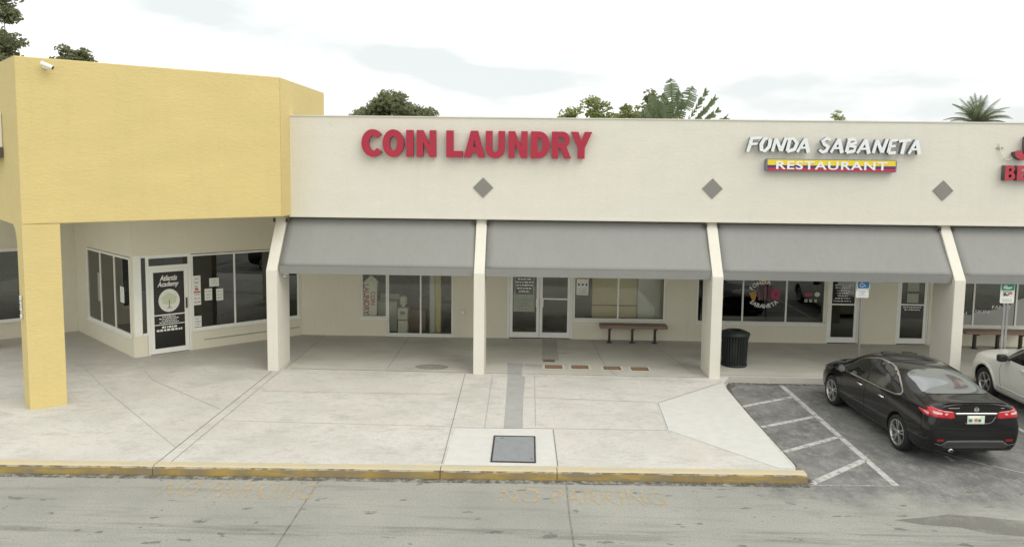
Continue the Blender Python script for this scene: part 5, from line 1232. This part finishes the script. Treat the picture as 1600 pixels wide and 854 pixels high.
for sg in (1, -1):
    mr_ = MB().tube([(3.12, sg * .86, 1.08), (3.12, sg * .95, 1.10)], .025).build('mirror', 'plastic_black', suv)
    MB().box(3.07, 3.20, min(sg * .93, sg * 1.13), max(sg * .93, sg * 1.13), 1.04, 1.20).build('mirror_shell', 'plastic_black', mr_, bevel=.04)
    for hx in (2.55, 1.65): MB().tube([(hx - .11, sg * .895, .98), (hx - .09, sg * .935, .98), (hx + .07, sg * .935, .98), (hx + .10, sg * .895, .98)], [.012, .02, .02, .012], 10).build('door_handle', 'car_white', suv, smooth=True)

# ================================================================== TREES
def leaves(mb, c, rad, n, size, rnd, flat=1):
    for _ in range(n):
        # shell-biased points in an ellipsoid
        v = Vector((rnd.gauss(0, 1), rnd.gauss(0, 1), rnd.gauss(0, 1))).normalized() * (rnd.random() ** .38)
        p = Vector(c) + Vector((v.x * rad[0], v.y * rad[1], v.z * rad[2]))
        a = Vector((rnd.uniform(-1, 1), rnd.uniform(-1, 1), rnd.uniform(-.6, .6))).normalized(); b = a.cross(Vector((rnd.uniform(-1, 1), rnd.uniform(-1, 1), rnd.uniform(-1, 1)))).normalized()
        s = size * rnd.uniform(.6, 1.3); w_ = s * rnd.uniform(.35, .6)
        mb.add([p - a * s, p - b * w_ + a * s * .1, p + a * s, p + b * w_ + a * s * .1], [(0, 1, 2, 3)])
def tree(x, y, clumps, leaf, label, seed, size=.135, dens=420, trunk_h=5, name='broadleaf_tree'):
    rnd = random.Random(seed); o = thing(name, label, 'tree', (x, y, 0))
    tr = MB(); tr.tube([(0, 0, 0), (.1, 0, trunk_h * .5), (0, .1, trunk_h)], [.28, .22, .17], 10)
    cr_ = MB()
    for (cx, cy, cz, rx_, rz_) in clumps:
        tr.tube([(0, .1, trunk_h - .1), ((cx) * .4, cy * .5, (trunk_h + cz) / 2), (cx, cy, cz)], [.10, .06, .02], 6)
        rx_ *= 1.12; rz_ *= 1.12; k = max(6, int(rx_ * rz_ * 12))
        for q in range(k):
            v = Vector((rnd.gauss(0, 1), rnd.gauss(0, 1), rnd.gauss(0, 1))).normalized() * rnd.uniform(.35, 1)
            c = (cx + v.x * rx_ * .8, cy + v.y * rx_ * .8, cz + v.z * rz_ * .8); r_ = rnd.uniform(.26, .48) * min(rx_, rz_ * 1.2) + .08
            leaves(cr_, c, (r_ * 1.1, r_ * 1.1, r_ * .8), int(dens * r_ * r_ * 1.05) + 10, size, rnd)
            tr.tube([(cx, cy, cz), c], [.02, .008], 4)
    tr.build('trunk', 'bark', o, smooth=True); cr_.build('crown', leaf, o)
    return o
tree(-8.0, 45, [(-1.4, 0, 7.9, 1.2, .95), (-.5, 0, 8.75, 1.1, .85), (.7, 0, 8.3, 1.1, .8), (1.9, 0, 8.0, 1.0, .75), (-2.2, 0, 7.2, .9, .9), (2.6, 0, 7.4, .7, .6), (.3, 0, 7.2, 2.0, 1.0)], 'leaf_olive', 'dense dark green tree behind the roof above the word COIN', 1)
tree(-30.5, 45, [(-.2, 0, 13.5, .8, .9), (-1.2, 0, 12.0, 1.3, 1.2), (.45, 0, 12.0, .7, .45), (-.8, 0, 14.6, 1.4, .8), (-.5, 0, 10, 2.0, 1.4)], 'leaf_olive', 'tall open dark tree cut by the left edge above the yellow building', 2, size=.13, trunk_h=8)
tree(-27.7, 47, [(-.3, 0, 11.6, .9, .6), (.6, 0, 11.3, .7, .6), (-.8, 0, 11.4, .6, .5), (0, 0, 10.6, 1.4, .9), (0, 0, 9.6, 1.6, 1.0)], 'leaf_olive', 'small dark treetop just right of the tall tree over the yellow wall', 3, trunk_h=7)
tree(2.4, 45, [(0, 0, 8.2, .6, .5), (-.3, 0, 7.6, .8, .6), (-.2, 0, 7.0, .9, .8)], 'leaf_light', 'small pale leafy treetop left of the round light tree behind the roof', 4, dens=230, trunk_h=5)
tree(4.0, 46, [(0, 0, 8.75, .85, .7), (-.3, 0, 8.1, .9, .6), (.4, 0, 8.0, .8, .6), (.2, 0, 7.2, 1.2, .8)], 'leaf_light', 'round light green tree with see-through crown behind the roof', 5, dens=230, trunk_h=5)
tree(6.2, 47, [(-.4, 0, 8.2, .8, .6), (.6, 0, 8.1, 1.0, .7), (.3, 0, 7.3, 1.5, .8), (-.5, 0, 8.7, .35, .35)], 'leaf_light', 'low light green bushy tree left of the fan palm', 6, dens=330, trunk_h=5)
tree(6.6, 42, [(-.1, 0, 8.7, .65, .75), (.7, 0, 8.5, .5, .9), (.3, 0, 7.7, 1.0, .8)], 'leaf_olive', 'dark upright tree directly left of the fan palm', 7, dens=420, trunk_h=5)
tree(19.6, 50, [(-.1, 0, 8.6, .8, .35), (.4, 0, 7.8, .8, .6)], 'leaf_light', 'thin wispy treetop above the restaurant sign', 8, dens=90, trunk_h=5)

# fan palm: long stalks in one plane, broad paddles
rnd = random.Random(21)
o = thing('fan_palm', 'traveller palm with broad paddle leaves fanned out behind the roof', 'palm', (7.5, 40.5, 0))
MB().tube([(0, 0, 0), (0, 0, 3), (0, 0, 6.3)], [.25, .2, .18], 12).build('trunk', 'bark', o, smooth=True)
stm = MB(); crn = MB()
for i, (ang, ln, lf_, wd_) in enumerate([(-46, 1.5, 1.0, .26), (-34, 1.6, 1.2, .30), (-24, 1.8, 1.3, .36), (-13, 1.5, 1.4, .30), (-4, 2.35, 1.35, .42), (3, 1.8, 1.3, .30), (9, 1.4, 1.2, .28), (14, 2.1, 1.3, .42), (27, 1.7, 1.8, .0), (37, 1.6, 1.8, 0), (47, 1.5, 1.8, 0), (57, 1.4, 1.7, 0), (67, 1.2, 1.5, 0), (77, 1.1, 1.3, 0)]):
    a = R(ang); d = Vector((sin(a), rnd.uniform(-.08, .08), cos(a))).normalized(); side_ = Vector((cos(a), .15, -sin(a)))
    b0 = Vector((0, 0, 6.2)); e0 = b0 + d * ln; pts = [b0 + d * ln * t_ for t_ in (0, .5, 1)]
    stm.tube([tuple(p) for p in pts], [.035, .028, .02], 6)
    tip = e0 + d * lf_ + Vector((.10 * sin(a), 0, -.05)); stm.tube([tuple(e0), tuple(tip)], [.02, .008], 5)
    if wd_:
        nseg = 22; wd_ *= 1.05; vs = []; 
        for q in range(nseg + 1):
            t_ = q / nseg; w_ = wd_ * (max(.02, sin(pi * min(1, t_ * .96 + .04))) ** .42) * rnd.uniform(.88, 1.06); c = e0.lerp(tip, t_)
            vs += [c - side_ * w_ + Vector((0, -.10, -.06)), c, c + side_ * w_ + Vector((0, -.10, -.06))]
        for q in range(nseg):
            for h_ in (0, 2):
                if rnd.random() > .93: continue
                dr_ = Vector((rnd.uniform(-.02, .02), rnd.uniform(-.08, .06), rnd.uniform(-.035, .01)))
                crn.add([vs[q * 3 + 1], vs[q * 3 + 4], Vector(vs[q * 3 + 3 + h_]) + dr_ - d * .012, Vector(vs[q * 3 + h_]) + dr_], [(0, 1, 2, 3)])
    else:
        for q in range(18):
            t_ = q / 18; c = (e0 - d * .1).lerp(tip, t_)
            if rnd.random() < .2: continue
            for sg in (-1, 1):
                L_ = .36 * (1 - .5 * abs(t_ - .4)) * rnd.uniform(.5, 1.1); dd = (side_ * sg * .42 + d * .9 + Vector((0, 0, -.28 if sg > 0 else -.1))).normalized()
                n_ = (d + side_ * sg * -.6) * .055
                crn.add([c - n_, c + n_, c + dd * L_ + n_ * .4, c + dd * L_ - n_ * .4], [(0, 1, 2, 3)])
stm.build('stalks', 'leaf_light', o, smooth=True); crn.build('leaf_fan', 'leaf_fan', o)

def coconut(x, y, h, ln, label, seed, name='coconut_palm'):
    rnd = random.Random(seed); o = thing(name, label, 'palm', (x, y, 0))
    MB().tube([(.3, 0, 0), (.1, 0, h * .5), (0, 0, h)], [.2, .15, .12], 10).build('trunk', 'bark', o, smooth=True)
    fr_ = MB()
    for i in range(26):
        a = 2 * pi * i / 26 * 1.0 + rnd.uniform(-.15, .15); up = rnd.uniform(.15, 1.35) if i % 2 else rnd.uniform(.7, 1.5)
        d = Vector((cos(a) * cos(up), sin(a) * cos(up), sin(up))); pts = []; p = Vector((0, 0, h)); v = d.copy()
        for q in range(13):
            pts.append(p.copy()); p = p + v * ln / 12; v = (v + Vector((0, 0, -.085 - .03 * cos(up)))).normalized()
        fr_.tube([tuple(q_) for q_ in pts], [.03 - .002 * k_ for k_ in range(13)], 4)
        for q in range(44):
            t_ = .12 + .88 * q / 44; k_ = t_ * 12; i0 = min(11, int(k_)); c = pts[i0].lerp(pts[i0 + 1], k_ - i0); dr_ = (pts[i0 + 1] - pts[i0]).normalized()
            s0 = dr_.cross(Vector((0, 0, 1))); s0 = s0.normalized() if s0.length > .1 else Vector((1, 0, 0))
            for sg in (-1, 1):
                L_ = .48 * sin(pi * min(1, .18 + t_ * .78)) * rnd.uniform(.8, 1.1); dd = (s0 * sg * .8 + dr_ * .5 + Vector((0, 0, -.45))).normalized(); n_ = dr_ * .018
                fr_.add([c - n_, c + n_, c + dd * L_], [(0, 1, 2)])
    fr_.build('crown', 'leaf_palm', o)
coconut(28.45, 50, 8.15, 2.1, 'coconut palm crown showing above the roof at the right', 31)
